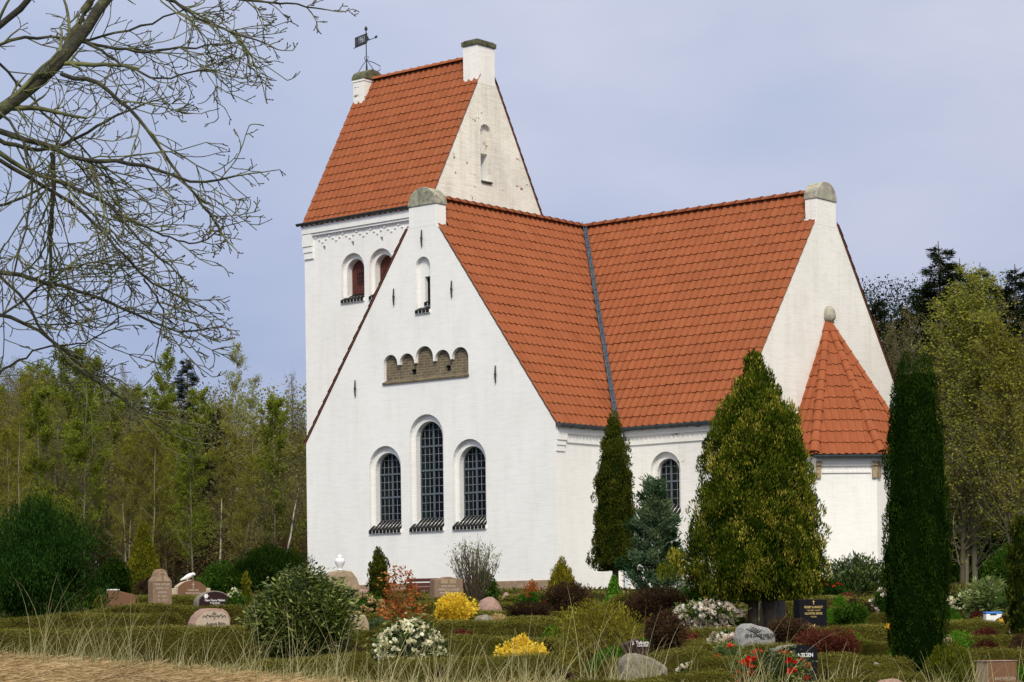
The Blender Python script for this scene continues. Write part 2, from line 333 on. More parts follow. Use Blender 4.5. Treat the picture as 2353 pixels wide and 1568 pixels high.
# ------------------------------------------------------------------ the church (its own axes: x along the tall gable wall, y away from it)
TH = R(39.804)
church = empty('church', (1.227, 61.959, 2.3), -TH, label='white church with steep red tiled roofs and a square gabled tower, standing behind the graves', cat='church')
E1, R1, Y2, D1, L2, W1 = 4.636, 11.216, 7.408, 2.70, 3.963, 9.4
XT1, XT2, YT, HW, ET, RT = -13.921, -8.494, 4.584, 2.823, 12.14, 17.113
KS = (R1-E1)/(W1/2); KT = (RT-ET)/HW; LOW = .11
SEG = [(0, 0), (.1, .026), (.2, .040), (.32, .034), (.46, .010), (.7, -.002), (1.0, 0)]
def tiles(name, o, u, v, width, length, rows, tw=.232, planes=(), m=TILE, parent=church, off=(0, 0), lift=.029, drop=None):
    """pantiles: o lower corner, u along the eave, v up the slope; planes (co, no) keep the side the normal points away from"""
    o = Vector(o); u = Vector(u).normalized(); v = Vector(v).normalized(); n = u.cross(v).normalized()
    nt_ = int(round(width/tw)); tw = width/nt_; rh = length/rows
    bm = bmesh.new(); uvl = bm.loops.layers.uv.new('UVMap'); rg = np.random.default_rng(len(name)*7+int(width*10)+rows)
    prof = [(i+t, h) for i in range(nt_) for (t, h) in SEG[:-1]]+[(nt_, 0)]
    for j in range(rows):
        jit = rg.normal(0, .0035, nt_+1); jl = rg.normal(0, .003, nt_+1)
        lo = []; hi = []; un = []; lo2 = []
        for (t, h) in prof:
            k = min(int(t), nt_-1)
            p = o+u*(t*tw)
            lo.append(bm.verts.new(p+v*(j*rh-.02+jl[k])+n*(h+lift+jit[k])))
            hi.append(bm.verts.new(p+v*((j+1)*rh+.03)+n*(h+.0)))
            un.append(bm.verts.new(p+v*(j*rh-.02+jl[k])+n*(h+lift-.013+jit[k]))); lo2.append(bm.verts.new(lo[-1].co))
        for a in range(len(prof)-1):
            t0, t1 = prof[a][0], prof[a+1][0]
            for q, (w0, w1) in (((lo[a], lo[a+1], hi[a+1], hi[a]), (j+.1, j+.9)), ((un[a], un[a+1], lo2[a+1], lo2[a]), (j+.1, j+.2))):
                f = bm.faces.new(q); f.smooth = True
                for l, (x, y) in zip(f.loops, ((t0+.001, w0), (t1-.001, w0), (t1-.001, w1), (t0+.001, w1))): l[uvl].uv = (x+off[0], y+off[1])
    for co, no in planes:
        bmesh.ops.bisect_plane(bm, geom=bm.verts[:]+bm.edges[:]+bm.faces[:], plane_co=co, plane_no=no, clear_outer=True)
    if drop: bmesh.ops.delete(bm, geom=[f for f in bm.faces if drop(f.calc_center_median())], context='FACES')
    me = bpy.data.meshes.new(name); bm.to_mesh(me); bm.free()
    # sharp lower edges
    ob = new_obj(name, me, m, parent)
    return ob
def ridge(mb_list, p0, p1, n, r0, r1=None, k=8):
    p0 = Vector(p0); p1 = Vector(p1); r1 = r1 or r0; d = (p1-p0)/n; dn = d.normalized()
    a = dn.cross(Vector((0, 0, 1))).normalized(); up = a.cross(dn).normalized(); mb = MB()
    for i in range(n):
        q0 = p0+d*i; q1 = p0+d*(i+1.08); vs = []
        rr = r0+(r1-r0)*i/n
        for q, rad in ((q0, rr*1.12), (q0+d*.12, rr*1.12), (q0+d*.13, rr), (q1, rr*.9)):
            for j in range(k+1):
                t = math.pi*j/k; vs.append(q+a*math.cos(t)*rad+up*(math.sin(t)*rad*.85-.02))
        fs = [(s*(k+1)+j, s*(k+1)+j+1, (s+1)*(k+1)+j+1, (s+1)*(k+1)+j) for s in range(3) for j in range(k)]
        fs.append(tuple(range(k+1)))
        mb.add(vs, fs)
    return mb
def body(name, poly, axis, a, b, m, hollow=None, z0=-.5):
    o = MB().prism(poly, axis, a, b).build(name, m, church); return o

# --- transept (gable wall faces the viewer's left)
h = -W1/2
ptop = lambda lo: [(-W1, -.5), (0, -.5), (0, E1-lo), (h, R1-lo), (-W1, E1-lo)]
transept = body('transept_wall', ptop(LOW), 1, 0, 14.8, WHITE)
WINS = [(-6.25, .62, 4.28), (-4.655, .64, 5.08), (-3.065, .61, 4.29)]
inner = MB().prism([(-W1+.75, -.4), (-.75, -.4), (-.75, E1-.9), (h, R1-1.9), (-W1+.75, E1-.9)], 1, .75, 14.0)
outerc = MB(); innerc = MB(); inner2 = MB()
for cx, r, top in WINS:
    outerc.prism(arch_poly(cx, 1.86, r, top), 1, -.2, .13)
    innerc.prism(arch_poly(cx, 1.95, r-.13, top-.19), 1, -.1, 1.2)
# frieze of five blind arches
fr = [(-6.25, -5.72, 6.86), (-5.64, -5.07, 6.85), (-5.02, -4.36, 7.00), (-4.30, -3.72, 6.84), (-3.66, -3.05, 6.86)]
for a_, b_, tp in fr: outerc.prism(arch_poly((a_+b_)/2, 6.53, (b_-a_)/2, tp), 1, -.2, .2)
innerc.prism([(-6.25, 6.06), (-3.05, 6.06), (-3.05, 6.55), (-6.25, 6.55)], 1, -.2, .2)
# upper niche
outerc.prism(arch_poly(-4.70, 8.0, .275, 9.52), 1, -.2, .13)
innerc.prism([(-4.74, 8.2), (-4.47, 8.2), (-4.47, 8.97), (-4.74, 8.97)], 1, -.1, 1.2)
carve(transept, [inner, outerc, innerc])
# frieze lining
pan = MB().box(-6.249, -3.051, .115, .198, 6.061, 6.54)
for a_, b_, tp in fr: pan.prism(arch_poly((a_+b_)/2, 6.541, (b_-a_)/2-.001, tp-.001), 1, .115, .198)
frz = MB().box(-6.249, -3.051, .115, .198, 6.061, 6.53).build('brick_frieze', FRIEZE, church)
carve(frz, [MB().box(-5.28, -5.10, 0, .3, 6.24, 6.40).box(-3.98, -3.80, 0, .3, 6.24, 6.40)])
fz2 = MB()
for a_, b_, tp in fr: fz2.prism(arch_poly((a_+b_)/2, 6.531, (b_-a_)/2-.001, tp-.001), 1, .115, .198)
fz2.add([(-6.27, -.05, 6.02), (-3.03, -.05, 6.02), (-3.03, -.05, 6.07), (-6.27, -.05, 6.07), (-6.27, .11, 6.14), (-3.03, .11, 6.14), (-6.27, .11, 6.02), (-3.03, .11, 6.02)],
        [(0, 1, 2, 3), (3, 2, 5, 4), (0, 6, 7, 1), (0, 3, 4, 6), (1, 7, 5, 2), (4, 5, 7, 6)])
fz2.build('frieze_sill', FRIEZE, frz)
for x in (-5.28, -3.98): MB().box(x, x+.18, .19, .199, 6.24, 6.40).build('vent_hole', BLACK, frz)

def sill(cx, r, z, d=.33, ins=.13, rise=.30, parent=None, axis_y=0.0, n=None):
    """sloping sill of black glazed header bricks"""
    mb = MB(); n = n or max(4, int(round(2*r/.14)))
    def slant(x0, x1, y0, y1, za, zb):
        mb.add([(x0, y0, za-.09), (x1, y0, za-.09), (x1, y0, za), (x0, y0, za), (x0, y1, zb), (x1, y1, zb), (x0, y1, za-.09), (x1, y1, za-.09)],
               [(0, 1, 2, 3), (3, 2, 5, 4), (0, 6, 7, 1), (0, 3, 4, 6), (1, 7, 5, 2), (4, 5, 7, 6)])
    y0 = axis_y-.07; wd = 2*r/n
    zf = lambda y: z+.02+(y-y0)/(d+.07)*rise
    for i in range(n):
        x0 = cx-r+i*wd
        slant(x0+.013, x0+wd-.013, y0, axis_y+.128, zf(y0), zf(axis_y+.128))
        if x0 > cx-r+ins-.06 and x0+wd < cx+r-ins+.06:
            slant(max(x0, cx-r+ins)+.007, min(x0+wd, cx+r-ins)-.007, axis_y+.133, axis_y+d-.01, zf(axis_y+.133), zf(axis_y+d))
    o = mb.build('sill', GLAZE, parent, bevel=.006)
    j = MB(); 
    j.add([(cx-r+.002, y0+.015, z-.08), (cx+r-.002, y0+.015, z-.08), (cx+r-.002, y0+.015, z), (cx-r+.002, y0+.015, z), (cx-r+.002, axis_y+.129, zf(axis_y+.13)-.005), (cx+r-.002, axis_y+.129, zf(axis_y+.13)-.005), (cx-r+.002, axis_y+.129, z-.08), (cx+r-.002, axis_y+.129, z-.08)],
          [(0, 1, 2, 3), (3, 2, 5, 4), (0, 6, 7, 1), (0, 3, 4, 6), (1, 7, 5, 2), (4, 5, 7, 6)])
    rr = r-ins
    j.add([(cx-rr, axis_y+.13, z-.05), (cx+rr, axis_y+.13, z-.05), (cx+rr, axis_y+.13, zf(axis_y+.13)-.005), (cx-rr, axis_y+.13, zf(axis_y+.13)-.005), (cx-rr, axis_y+d, zf(axis_y+d)-.005), (cx+rr, axis_y+d, zf(axis_y+d)-.005), (cx-rr, axis_y+d, z-.05), (cx+rr, axis_y+d, z-.05)],
          [(0, 1, 2, 3), (3, 2, 5, 4), (0, 6, 7, 1), (0, 3, 4, 6), (1, 7, 5, 2), (4, 5, 7, 6)])
    j.build('sill_mortar', MORTAR, o)
    return o
GLAZE = plain('glazed_black', (.010, .010, .011), .5, .3, 8, spec=.15)
MORTAR = plain('lime_mortar', (.80, .79, .74), .9, .1, 20)
def window(cx, r, z0, top, yy, hb, nv=6, sill_z=None, sr=None):
    """arched window: frame (the thing), glazing bars, glass; lies in the plane y = yy"""
    t = .035; fr = MB()
    P = arch_poly(cx, z0, r, top, 20); Q = arch_poly(cx, z0+t*1.6, r-t, top-t, 20)
    n = len(P); vs = [(p[0], yy-.03, p[1]) for p in P]+[(p[0], yy-.03, p[1]) for p in Q]+[(p[0], yy+.03, p[1]) for p in Q]
    fs = [(i, (i+1) % n, (i+1) % n+n, i+n) for i in range(n)]+[(i+n, (i+1) % n+n, (i+1) % n+2*n, i+2*n) for i in range(n)]
    fr.add(vs, fs)
    def halfw(z):
        sp = top-r
        return r-t*.5 if z < sp else math.sqrt(max(0, r*r-(z-sp)**2))
    fr.box(cx-.026, cx+.026, yy-.034, yy+.02, z0+.01, top-.02)
    for z in hb: fr.box(cx-halfw(z)+.01, cx+halfw(z)-.01, yy-.037, yy+.015, z-.024, z+.024)
    f = fr.build('window_frame', FRAME, church)
    bars = MB(); w_ = 2*r/nv
    for i in range(1, nv):
        x = cx-r+i*w_
        if abs(x-cx) < .02: continue
        sp = top-r; zt = sp+math.sqrt(max(0, r*r-(x-cx)**2)); bars.box(x-.006, x+.006, yy-.012, yy+.0, z0+.02, zt-.01)
    seg = [z0]+list(hb)+[top]
    for a_, b_ in zip(seg[:-1], seg[1:]):
        m_ = max(1, int(round((b_-a_)/.22)))
        for k in range(1, m_):
            z = a_+(b_-a_)*k/m_; bars.box(cx-halfw(z)+.01, cx+halfw(z)-.01, yy-.013, yy-.001, z-.006, z+.006)
    bars.build('glazing_bars', LEADBAR, f)
    g = MB(); pp = arch_poly(cx, z0, r-.005, top-.005, 20); g.prism(pp, 1, yy+.004, yy+.012).build('glass', GLASS, f)
    if sill_z is not None: sill(cx, sr, sill_z, parent=f, d=yy)
    return f
for (cx, r, top), hb in zip(WINS, ([2.82, 3.48], [2.85, 3.52, 4.20], [2.82, 3.48])):
    window(cx, r-.13, 2.12, top-.19, .34, hb, sill_z=1.86, sr=r)
# niche sills and its dark opening
nch = MB().box(-4.735, -4.475, .24, .28, 8.2, 8.97).build('niche_opening', BLACK, church)
sill(-4.70, .275, 8.0, d=.13, ins=.0, rise=.09, parent=nch, n=4)
sill(-4.605, .135, 8.22, d=.2, ins=0, rise=.10, parent=nch, axis_y=.13, n=2)
# iron wall anchors
for x, z in ((h-2.652, 6.0), (h+2.652, 6.0), (h-1.095, 8.49), (h+1.095, 8.49), (h, 10.03)):
    MB().tube([(x, -.035, z-.235), (x, -.045, z-.05), (x, -.045, z+.05), (x, -.035, z+.235)], [.018, .026, .026, .018], 6).lathe([(.0, -.035), (.036, -.02), (.036, .02), (0, .035)], (x, -.045, z), 8).build('wall_anchor', IRON, church)
# cap blocks on the gables: shoulders of brick under a half-round cement cap
def cap(cx, hw, y0, y1, zb, zt, top, axis, mblock, mcap, name='gable_cap', oh=.03):
    b = MB()
    poly = [(cx-hw, zb), (cx+hw, zb), (cx+hw, zt), (cx-hw, zt)]
    b.prism(poly, axis, y0, y1); o = b.build(name, mblock, church, bevel=.008)
    n = 16; rz = top-zt
    arc = [(cx+(hw+oh)*math.cos(math.pi*i/n), zt+.002+rz*math.sin(math.pi*i/n)) for i in range(n+1)]
    MB().prism(arc, axis, y0-oh, y1+oh).build('rounded_coping', mcap, o, bevel=.02)
    return o
cap(-4.685, .515, -.003, .42, 10.35, 10.95, 11.47, 1, WHITE, CEMENT)
cap(7.41, .51, L2-.38, L2+.003, 10.25, 10.98, 11.50, 0, WORN2, CEMENT2)
# --- transept roof
sl = math.hypot(W1/2, R1-E1)
tiles('transept_roof', (0+.07, -.03, E1-.07*KS), (0, 1, 0), (-1, 0, KS), 14.86, sl+.12, 23,
      planes=[((0, D1, 0), (-1, -1, 0)) if False else ((0, D1+.0, 0), (1, 1, 0))] if False else (), parent=church) if False else None
def roof_slope_east():
    u = Vector((0, 1, 0)); v = Vector((-1, 0, KS))
    # south piece, up to the valley
    a = tiles('transept_roof', (.07, -.035, E1-.07*KS), u, v, 8.5, sl+.12, 23, drop=lambda c: c.y < .41 and c.z > 10.50, planes=[((0, D1-.07, 0), (1, 1, 0))])
    b = tiles('transept_roof', (.07, 6.3, E1-.07*KS), u, v, 8.5, sl+.12, 23, planes=[((0, 2*Y2-D1, 0), (1, -1, 0))])
    return a
tr = roof_slope_east()
tiles('transept_roof', (-W1-.07, 14.83, E1-.07*KS), (0, -1, 0), (1, 0, KS), 14.865, sl+.12, 23, drop=lambda c: c.y < .41 and c.z > 10.50)
ridge(None, (h, .42, R1+.05), (h, Y2, R1+.05), 20, .13).build('ridge_tiles', TILE, tr, smooth_=True)
# --- choir (its gable faces the viewer's right)
N1 = 2*Y2-D1
choir = MB().prism([(D1, -.5), (N1, -.5), (N1, E1-LOW), (Y2, R1-LOW), (D1, E1-LOW)], 0, -4.0, L2).build('choir_wall', WORN2, church)
carve(choir, [MB().prism([(D1+.7, -.4), (N1-.7, -.4), (N1-.7, E1-.9), (Y2, R1-1.9), (D1+.7, E1-.9)], 0, -4.5, L2-.7),
              MB().prism(arch_poly(1.67, 2.05, .5, 3.80), 1, D1-.2, D1+.13),
              MB().prism(arch_poly(1.67, 2.1, .37, 3.62), 1, D1-.1, D1+1.2)])
window(1.67, .37, 2.30, 3.62, D1+.30, [3.0], nv=4)
sill(1.67, .5, 2.06, d=.30, parent=None, axis_y=D1).parent = church
cr = tiles('choir_roof', (-4.9, D1-.07, E1-.07*KS), (1, 0, 0), (0, 1, KS), L2+4.9+.035, sl+.12, 23, planes=[((0, D1-.07, 0), (-1, -1, 0)), ((h, 0, 0), (-1, 0, 0))], off=(300, 70), drop=lambda c: c.x > L2-.37 and c.z > 10.50)
tiles('choir_roof', (L2+.035, N1+.07, E1-.07*KS), (-1, 0, 0), (0, -1, KS), L2+4.9+.035, sl+.12, 23, planes=[((0, N1+.07, 0), (-1, 1, 0)), ((h, 0, 0), (-1, 0, 0))], off=(500, 70), drop=lambda c: c.x > L2-.37 and c.z > 10.50)
ridge(None, (L2-.38, Y2, R1+.05), (h, Y2, R1+.05), 19, .13).build('ridge_tiles', TILE, cr, smooth_=True)
# valley gutter of folded lead
va = Vector((.05, D1-.05, E1-.05*KS)); vb = Vector((h, Y2, R1-.0))
vd = (vb-va); side = Vector((1, -1, 0)).normalized()
mb = MB(); n = 18
for i in range(n):
    p = va+vd*(i/n); q = va+vd*((i+1.0)/n); z = Vector((0, 0, 1))
    wv = .085
    z = z*1.0; mb.add([p+side*0+z*.10, p+Vector((wv, 0, 0))+z*.19, q+Vector((wv, 0, 0))+z*.17, q+z*.085, p+Vector((0, -wv, 0))+z*.19, q+Vector((0, -wv, 0))+z*.17], [(0, 1, 2, 3), (4, 0, 3, 5)])
    # folded seam, alternately slanted
    a0 = p+vd*(.5/n)
    mb.tube([a0+Vector((wv, 0, 0))+z*.19, a0+vd*(.25/n)+z*.11, a0+vd*(.5/n)+Vector((0, -wv, 0))+z*.19], .010, 5)
mb.build('valley_gutter', LEAD, church)
# --- eaves: cornice, dentils, gutters
def cornice_x(name, x0, x1, y, nrm, m, ze=E1, dz=0):
    """on a wall in plane y, facing -y"""
    mb = MB()
    mb.box(x0, x1, y-.08, y+.02, 4.34+dz, 4.49+dz); mb.box(x0, x1, y-.065, y+.02, 4.275+dz, 4.337+dz); mb.box(x0, x1, y-.045, y+.02, 4.035+dz, 4.115+dz)
    k = int((x1-x0)/.15)
    for i in range(k):
        xx = x0+.05+i*(x1-x0)/k; mb.box(xx, xx+.07, y-.04, y+.02, 4.119+dz, 4.20+dz)
    return mb
cornice_x('c', .12, L2-.45, D1, 0, WORN2).box(L2-.44, L2+.0, D1-.085, D1+.02, 3.95, 4.495).box(L2-.42, L2, D1-.06, D1+.02, 3.78, 3.947).build('choir_cornice', WORN2, church)
mb = MB()
y0, y1 = .44, D1-.12
mb.box(-.02, .08, 0.002, y1, 4.34, 4.49).box(-.02, .065, y0, y1, 4.275, 4.337).box(-.02, .045, y0, y1, 4.035, 4.115)
mb.box(-.02, .09, .002, .42, 4.09, 4.337).box(-.02, .06, .004, .40, 3.95, 4.087).box(-.02, .035, .006, .38, 3.79, 3.947)
for i in range(15):
    yy = y0+.04+i*.15
    if yy+.07 < y1: mb.box(-.02, .04, yy, yy+.07, 4.119, 4.20)
mb.build('transept_cornice', WHITE, church)
def gutter(p0, p1, r, m, n=1, name='gutter'):
    p0 = Vector(p0); p1 = Vector(p1); d = (p1-p0).normalized(); a = d.cross(Vector((0, 0, 1))); mb = MB(); k = 8
    vs = []
    for p in (p0, p1):
        for rr in (r, r*.86):
            for j in range(k+1):
                t = math.pi*j/k; vs.append(p+a*math.cos(t)*rr+Vector((0, 0, -math.sin(t)*rr)))
    K = k+1
    fs = [(j, j+1, 2*K+j+1, 2*K+j) for j in range(k)]+[(K+j, K+j+1, 3*K+j+1, 3*K+j) for j in range(k)]+[(j, K+j, K+j+1, j+1) for j in range(k)]+[(2*K+j, 3*K+j, 3*K+j+1, 2*K+j+1) for j in range(k)]
    fs += [(0, 2*K, 3*K, K), (k, 2*K+k, 3*K+k, K+k), tuple(range(K)), tuple(range(2*K, 3*K))]
    mb.add(vs, fs)
    L = (p1-p0).length; nb = int(L/.45)
    for i in range(nb+1):
        q = p0+d*(i*L/max(1, nb)); pts = [q+a*math.cos(math.pi*j/6)*(r+.008)+Vector((0, 0, -math.sin(math.pi*j/6)*(r+.008))) for j in range(7)]; mb.tube(pts, .008, 4)
    return mb.build(name, m, church)
gutter((.165, -.05, E1-.11), (.165, D1-.16, E1-.11), .105, ZINC)
gutter((.05, D1-.165, E1-.11), (L2+.03, D1-.165, E1-.11), .105, ZINC)
MB().tube([(.30, D1-.15, 4.47), (.30, D1-.10, 4.1), (.30, D1-.07, 3.9), (.30, D1-.07, .15), (.30, D1-.16, .02)], .042, 10).build('downpipe', plain('zinc_pipe', (.33, .37, .42), .4, .1, 4, metal=.3), church, smooth_=True)
# plinths
MB().box(-W1-.05, .05, -.05, .2, -.5, .33).build('plinth', PLINTH, church, bevel=.02)
P2 = plain('sandstone_plinth', (.44, .30, .17), .85, .15, 6, .3)
MB().box(-.2, .05, .21, D1-.052, -.5, .07).box(.052, L2+.05, D1-.05, D1+.2, -.5, .07).box(L2-.2, L2+.05, D1+.21, N1, -.5, .07).build('plinth', P2, church, bevel=.01)
# --- tower
tower = MB().prism([(YT, -.5), (YT+2*HW, -.5), (YT+2*HW, ET-LOW), (YT+HW, RT-LOW), (YT, ET-LOW)], 0, XT1, XT2).build('tower_wall', WHITE, church)
c1 = MB(); c2 = MB()
BW = [(-11.79, .50, 10.93), (-10.57, .50, 10.94)]
for cx, r, tp in BW:
    c1.prism(arch_poly(cx, 9.43, r, tp), 1, YT-.2, YT+.14); c2.prism(arch_poly(cx, 9.5, r-.12, tp-.17), 1, YT-.1, YT+.9)
for x in (-13.04, -11.78, -10.53): c1.box(x-.06, x+.06, YT-.1, YT+.16, 11.16, 11.30)
c3 = MB().prism([(y, z) for y, z in arch_poly(7.28, 13.13, .255, 14.94)], 0, XT2-.12, XT2+.1)
c4 = MB().box(XT2-1.2, XT2+.1, 7.06, 7.50, 13.16, 14.03)
carve(tower, [MB().box(XT1+.7, XT2-.7, YT+.7, YT+2*HW-.7, -.4, 12.2), c1, c2, c3, c4])
tower.data.materials.append(WORN)
for p in tower.data.polygons:
    if p.center.x > XT2-.52 and p.center.z > 12.0 and p.center.y > YT+.02 and p.normal.x > -.1 and abs(p.normal.z) < .7: p.material_index = 1
    if p.normal.x > .9 and p.center.x > XT2-.01: p.material_index = 1
for cx, r, tp in BW:
    rr = r-.12; s_ = MB().prism(arch_poly(cx, 9.6, rr-.002, tp-.172), 1, YT+.38, YT+.42)
    for i in range(6):
        x = cx-rr+i*2*rr/6; s_.box(x+.006, x+2*rr/6-.006, YT+.365, YT+.378, 9.66, 10.46)
    sh = s_.build('shutter', SHUTTER, church)
    g = MB().box(cx-.15, cx+.15, YT+.355, YT+.362, 9.98, 10.36)
    g.build('shutter_opening', BLACK, sh)
    gb = MB()
    for i in range(5): x = cx-.15+i*.075; gb.box(x-.008, x+.008, YT+.342, YT+.352, 9.97, 10.37)
    for i in range(4): z = 9.98+i*.127; gb.box(cx-.16, cx+.16, YT+.344, YT+.354, z-.008, z+.008)
    gb.build('shutter_grille', SHUTTER, sh)
    sill(cx, r, 9.45, d=.38, ins=.12, rise=.22, parent=sh, axis_y=YT)
MB().tube([(XT2-.08, 7.05, 13.12), (XT2+.03, 7.05, 13.10), (XT2+.03, 7.52, 13.10), (XT2-.08, 7.52, 13.12)], .04, 6).build('niche_sill', SLATE, church)
# tower cornice
mb = MB()
mb.box(XT1-.0, XT2, YT-.13, YT+.02, 11.74, 12.08).box(XT1+.42, XT2, YT-.09, YT+.02, 11.665, 11.737)
mb.box(XT1+.0, XT1+.42, YT-.11, YT+.02, 11.34, 11.737).box(XT1+.01, XT1+.41, YT-.08, YT+.02, 11.15, 11.337).box(XT1+.02, XT1+.42, YT-.05, YT+.02, 10.94, 11.147)
xs_ = np.arange(XT1+.5, XT2-.2, .075)
for i, x in enumerate(xs_):
    ph = i % 8; dzz = (ph if ph <= 4 else 8-ph)
    if i % 2 == 0: mb.box(x, x+.072, YT-.035, YT+.02, 11.60-.042*dzz-.03, 11.60-.042*dzz+.012)
    if i % 2 == 0: mb.box(x, x+.072, YT-.028, YT+.02, 11.615, 11.66)
mb.build('tower_cornice', WHITE, church)
gutter((XT1-.12, YT-.19, ET-.06), (XT2+.02, YT-.19, ET-.06), .075, DARKZ)
st = math.hypot(HW, RT-ET)
tw_r = tiles('tower_roof', (XT1-.05, YT-.10, ET-.10*KT), (1, 0, 0), (0, 1, KT), XT2-XT1+.08, st+.17, 17, off=(900, 20), drop=lambda c: c.x > XT2-.59 and c.z > 16.43)
tiles('tower_roof', (XT2+.03, YT+2*HW+.10, ET-.10*KT), (-1, 0, 0), (0, -1, KT), XT2-XT1+.08, st+.17, 17, off=(1200, 20), drop=lambda c: c.x > XT2-.59 and c.z > 16.43)
ridge(None, (XT1+.55, YT+HW, RT+.05), (XT2-.58, YT+HW, RT+.05), 13, .13).build('ridge_tiles', TILE, tw_r, smooth_=True)
# dark verge boards seen under the far edges
VERGE = plain('stained_verge_mortar', (.17, .062, .038), .8, .3, 8)
def verge(pa, pb, name='verge'):
    pa = Vector(pa); pb = Vector(pb); n = 24; mb = MB()
    d = (pb-pa)/n
    return MB().tube([pa, pb], .018, 4).build(name, VERGE, church)
verge((XT2+.02, YT+2*HW+.09, ET-.09*KT-.05), (XT2+.02, YT+HW+.45, RT-.45*KT-.05))
verge((L2+.02, N1+.05, E1-.05*KS-.05), (L2+.02, Y2+.53, R1-.53*KS-.05))
verge((-W1-.05, -.02, E1-.05*KS-.05), (h-.53, -.02, R1-.53*KS-.05))
# chimney at the tower's near gable, capped stump with the vane at the far one
ch = MB().box(XT2-.60, XT2+.003, 6.93, 7.78, 16.2, 17.41).build('chimney', WORN2, church, bevel=.006)
MB().box(XT2-.64, XT2+.05, 6.89, 7.82, 17.412, 17.56).box(XT2-.59, XT2, 6.94, 7.77, 17.562, 17.60).build('chimney_cap', SLATE, ch, bevel=.012)
gc = MB().box(XT1-.003, XT1+.50, 6.95, 7.86, 16.3, 17.05).box(XT1-.03, XT1+.52, 6.93, 7.88, 17.052, 17.12).build('gable_cap', WORN2, church, bevel=.006)
arc = [(7.405+.49*math.cos(math.pi*i/14), 17.122+.36*math.sin(math.pi*i/14)) for i in range(15)]
MB().prism(arc, 0, XT1-.05, XT1+.55).build('rounded_coping', SLATE, gc, bevel=.02)
# weather vane
vx, vy = XT1+.19, 7.405
wv = MB().tube([(vx, vy, 17.3), (vx, vy, 18.85)], .018, 6).lathe([(0, -.09), (.05, -.05), (.055, 0), (.03, .06), (0, .08)], (vx, vy, 18.90), 10)
for sx, sy in ((.22, -.18), (-.22, -.18), (.22, .2), (-.22, .2)):
    wv.tube([(vx, vy, 17.86), (vx+sx*.5, vy+sy*.5, 17.66), (vx+sx, vy+sy, 17.44)], .012, 5)
wv.tube([(vx, vy, 17.84), (vx+.15, vy+.2, 17.78), (vx+.26, vy+.38, 17.68), (vx+.26, vy+.38, 17.55), (vx+.18, vy+.26, 17.47), (vx+.1, vy+.14, 17.5), (vx+.12, vy+.17, 17.6)], .014, 5)
for s_ in (-1, 1): wv.tube([(vx, vy, 17.84), (vx+s_*.07, vy, 17.88), (vx+s_*.09, vy, 17.95), (vx+s_*.05, vy, 17.98)], .012, 5)
wvo = wv.build('weather_vane', IRON, church)
da = R(-14.8); ux = Vector((math.cos(da), math.sin(da), 0)) * 1.0
ux = Vector((math.cos(R(14.8)), -math.sin(R(14.8)), 0))
pv = MB(); c0 = Vector((vx, vy, 18.52))
nn = Vector((-ux.y, ux.x, 0))*.006
def bar(a0, a1, z0_, z1_, zc=None):
    vs = []
    for s_ in (-1, 1):
        for (a_, z_) in ((a0, z0_), (a1, z0_), (a1, z1_), (a0, z1_)):
            q = Vector((vx, vy, 0))+ux*a_+nn*s_; vs.append((q.x, q.y, z_))
    pv.add(vs, [(3, 2, 1, 0), (4, 5, 6, 7), (0, 1, 5, 4), (1, 2, 6, 5), (2, 3, 7, 6), (3, 0, 4, 7)])
bar(-.70, .07, 18.42, 18.74)
pno = pv.build('vane_pennant', IRON, wvo)
tx = text('1961', .33, IRON, church, Vector((vx, vy, 18.575))+ux*-.27, rot=(R(90), 0, R(-14.8)), name='cutter', ext=.05, sx=.74)
bpy.data.objects.remove(tx)
PALE = plain('pale_painted_sky', (.42, .46, .50), .6, .1)  # pale colour stands in for skylight through the pennant; nothing is pierced
for sg in (-1, 1):
    text('1961', .30, PALE, wvo, Vector((vx, vy, 18.575))+ux*-.27+nn*sg*1.2, rot=(R(90), 0, R(-14.8)), name='vane_year', ext=.003, sx=.72)
for k in range(3): 
    q0_ = Vector((vx, vy, 18.51+k*.07)); MB().tube([q0_+ux*-.66, q0_+ux*-.58], .014, 4).build('vane_bar', PALE, wvo)
pv = MB(); bar(-.80, .02, 18.395, 18.418); bar(.072, .70, 18.47, 18.49); bar(.55, .68, 18.45, 18.53); bar(.072, .13, 18.492, 18.62); bar(.132, .2, 18.492, 18.54)
pv.build('vane_arm', IRON, wvo)

